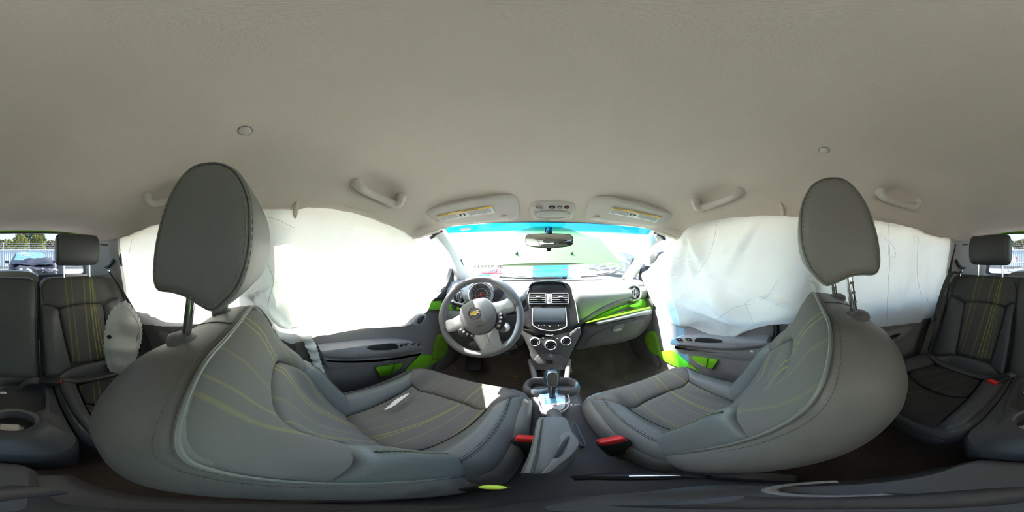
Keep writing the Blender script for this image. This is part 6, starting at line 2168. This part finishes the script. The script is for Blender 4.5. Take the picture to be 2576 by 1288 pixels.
obj('open_door', plate(path(dl, 30, True), (0, 1, 0), .06, .02), dark, wk, label='open dented door')
obj('door_glass', plate([Rz @ Vector((-1.25 + a * .62, -1.40, c)) + o for a, c in ((.04, .98), (.0, 1.32), (-.26, 1.36), (-.38, 1.02))], (0, 1, 0), .02, .004), M['screen'], wk)
wheel_set(wk, (-.80, .80), (-.85, -3.5), .31, 1, o, Rz)

# white cart behind on the passenger side
q = on_y(2553, 680, -9.0)
q.z = GZ
t = thing('tool_cart', 'pale grey two shelf tool cart in the yard behind', 'cart', q)
for z in (.35, .88):
    obj('shelf', box(q + Vector((0, 0, z)), (1.0, .5, .05), None, .01), M['silver'], t)
for a in (-.46, .46):
    for b in (-.22, .22):
        obj('leg', tube([q + Vector((a, b, .12)), q + Vector((a, b, .9))], .025, 8), M['silver'], t)
        obj('wheel', lathe([(.02, -.03), (.10, -.03), (.10, .03), (.02, .03)], q + Vector((a, b, .10)), (1, 0, 0), 14), M['rubber'], t)
obj('handle', tube(path([q + Vector((.5, -.2, .85)), q + Vector((.68, -.2, 1.0)), q + Vector((.68, .2, 1.0)), q + Vector((.5, .2, .85))], 16), .02, 8), M['silver'], t)
obj('load', box(q + Vector((.15, 0, .98)), (.45, .3, .14), Matrix.Rotation(.3, 3, 'Z'), .03), M['white'], t)
obj('load', box(q + Vector((-.2, 0, .47)), (.5, .3, .2), Matrix.Rotation(.1, 3, 'Z'), .03), M['white'], t)
obj('red_bottle', lathe([(.05, 0), (.05, .22), (.02, .28), (.02, .34), (0, .34)], q + Vector((-.08, 0, .9)), (0, 0, 1), 16), M['red'], t)

# fence across the back of the yard: corrugated sheets, posts and barbed strands
fn = thing('yard_fence', 'tall pale blue corrugated metal fence with posts behind the yard', 'fence', (0, -15, GZ))
fm = pbr('fence_sheet', lin(176, 190, 204), .6, metal=.2)
FY = -15.0
for k in range(-7, 8):
    xa = k * 2.4
    rings = []
    for z in (GZ + .05, GZ + 1.86):
        row = []
        for j in range(49):
            x = xa + 2.36 * j / 48
            row.append(Vector((x, FY + .03 * math.sin(j * PI / 2), z)))
        row += [v + Vector((0, -.02, 0)) for v in reversed(row)]
        rings.append(row)
    obj('sheet', loft(rings), fm, fn, smooth=False)
    obj('post', box((xa - .02, FY + .06, GZ + 1.25), (.07, .07, 2.5), None, .01), M['silver'], fn)
obj('rail', box((0, FY + .06, GZ + 1.80), (36, .06, .10), None, .01), M['silver'], fn)
obj('base_rail', box((0, FY + .06, GZ + .20), (36, .06, .14), None, .01), M['plastic2'], fn)
for z in (2.05, 2.22, 2.40):
    obj('wire', tube([Vector((-18, FY + .06, GZ + z)), Vector((18, FY + .06, GZ + z))], .012, 5), M['silver'], fn)
# mesh fence in front of it
mf = thing('mesh_panel', 'thin wire mesh panel standing before the corrugated fence', 'fence', (0, -14, GZ))
parts = []
for k in range(60):
    x = -8 + 16 * k / 59
    parts.append(tube([Vector((x, -14.2, GZ + .1)), Vector((x, -14.2, GZ + 1.95))], .006, 4))
for k in range(8):
    z = GZ + .15 + 1.75 * k / 7
    parts.append(tube([Vector((-8, -14.2, z)), Vector((8, -14.2, z))], .006, 4))
obj('wires', join(*parts), M['silver'], mf, kind='stuff')


# trees beyond the fence: trunk and crown of leaf cards with thickness
def leaf_crown(c, rx, ry, rz, nleaf, size, seed):
    rnd = random.Random(seed)
    V, F = [], []
    for k in range(nleaf):
        a, b = rnd.uniform(0, 2 * PI), math.acos(rnd.uniform(-1, 1))
        r = rnd.uniform(.55, 1.0) * (1 + .35 * noise.noise(Vector((math.cos(a) * 2 + seed, math.sin(a) * 2, b * 2))))
        p = Vector((c[0] + rx * r * math.sin(b) * math.cos(a), c[1] + ry * r * math.sin(b) * math.sin(a), c[2] + rz * r * math.cos(b)))
        if p.z < GZ + .3:
            continue
        u = Vector((rnd.uniform(-1, 1), rnd.uniform(-1, 1), rnd.uniform(-1, 1))).normalized()
        v = u.orthogonal().normalized()
        w_ = u.cross(v) * .25
        s_ = size * rnd.uniform(.6, 1.3)
        i = len(V)
        V += [p - u * s_, p + v * s_ * .6 + w_ * s_, p + u * s_, p - v * s_ * .6 + w_ * s_]
        F += [(i, i + 1, i + 2), (i, i + 2, i + 3)]
    return V, F


leafm = [pbr('leaves_dark', lin(70, 92, 66), .8, var=.35, vscale=.8), pbr('leaves_olive', lin(132, 134, 78), .8, var=.35, vscale=.8), pbr('leaves_brown', lin(120, 116, 92), .8, var=.3, vscale=.8)]
bark = pbr('bark', lin(86, 76, 66), .9)
for i, (px, py, Y, rx, rz, mi, lb) in enumerate((
        (75, 606, -30, 2.4, 2.6, 0, 'large dark green tree beyond the fence, tallest behind the wreck'), (52, 616, -26.5, 1.3, 1.7, 1, 'olive yellow tree in front of the tall dark tree'), (98, 612, -27, 1.2, 1.9, 1, 'yellowing slender tree against the tall dark tree'),
        (135, 618, -34, 2.2, 1.2, 2, 'low brownish tree beyond the fence near the driver side headrest'), (180, 619, -38, 2.6, 1.2, 2, 'low brown tree line hidden behind the driver side headrest'), (15, 618, -32, 1.8, 1.2, 1, 'low olive tree beyond the fence behind the wiper'),
        (2571, 615, -29, 1.6, .9, 2, 'low brown shrub tree beyond the fence above the tool cart'), (2535, 613, -40, 2.0, 1.0, 0, 'hazy dark tree beside the passenger side rear headrest'), (2500, 616, -36, 2.5, 1.0, 0, 'hazy dark tree hidden behind the passenger side rear headrest'))):
    c = on_y(px, py, Y)
    t = thing('tree', lb, 'tree', (c.x, c.y, GZ), group='trees beyond the fence')
    obj('trunk', tube([Vector((c.x, c.y, GZ)), Vector((c.x + .1, c.y, c.z - rz * .3)), Vector((c.x, c.y, c.z + rz * .4))], [.22, .16, .05], 10), bark, t)
    obj('foliage', leaf_crown(c, rx, rx * .4, rz, 2600 if i < 3 else 1500, .20, i + 3), leafm[mi], t, smooth='keep', kind='stuff')
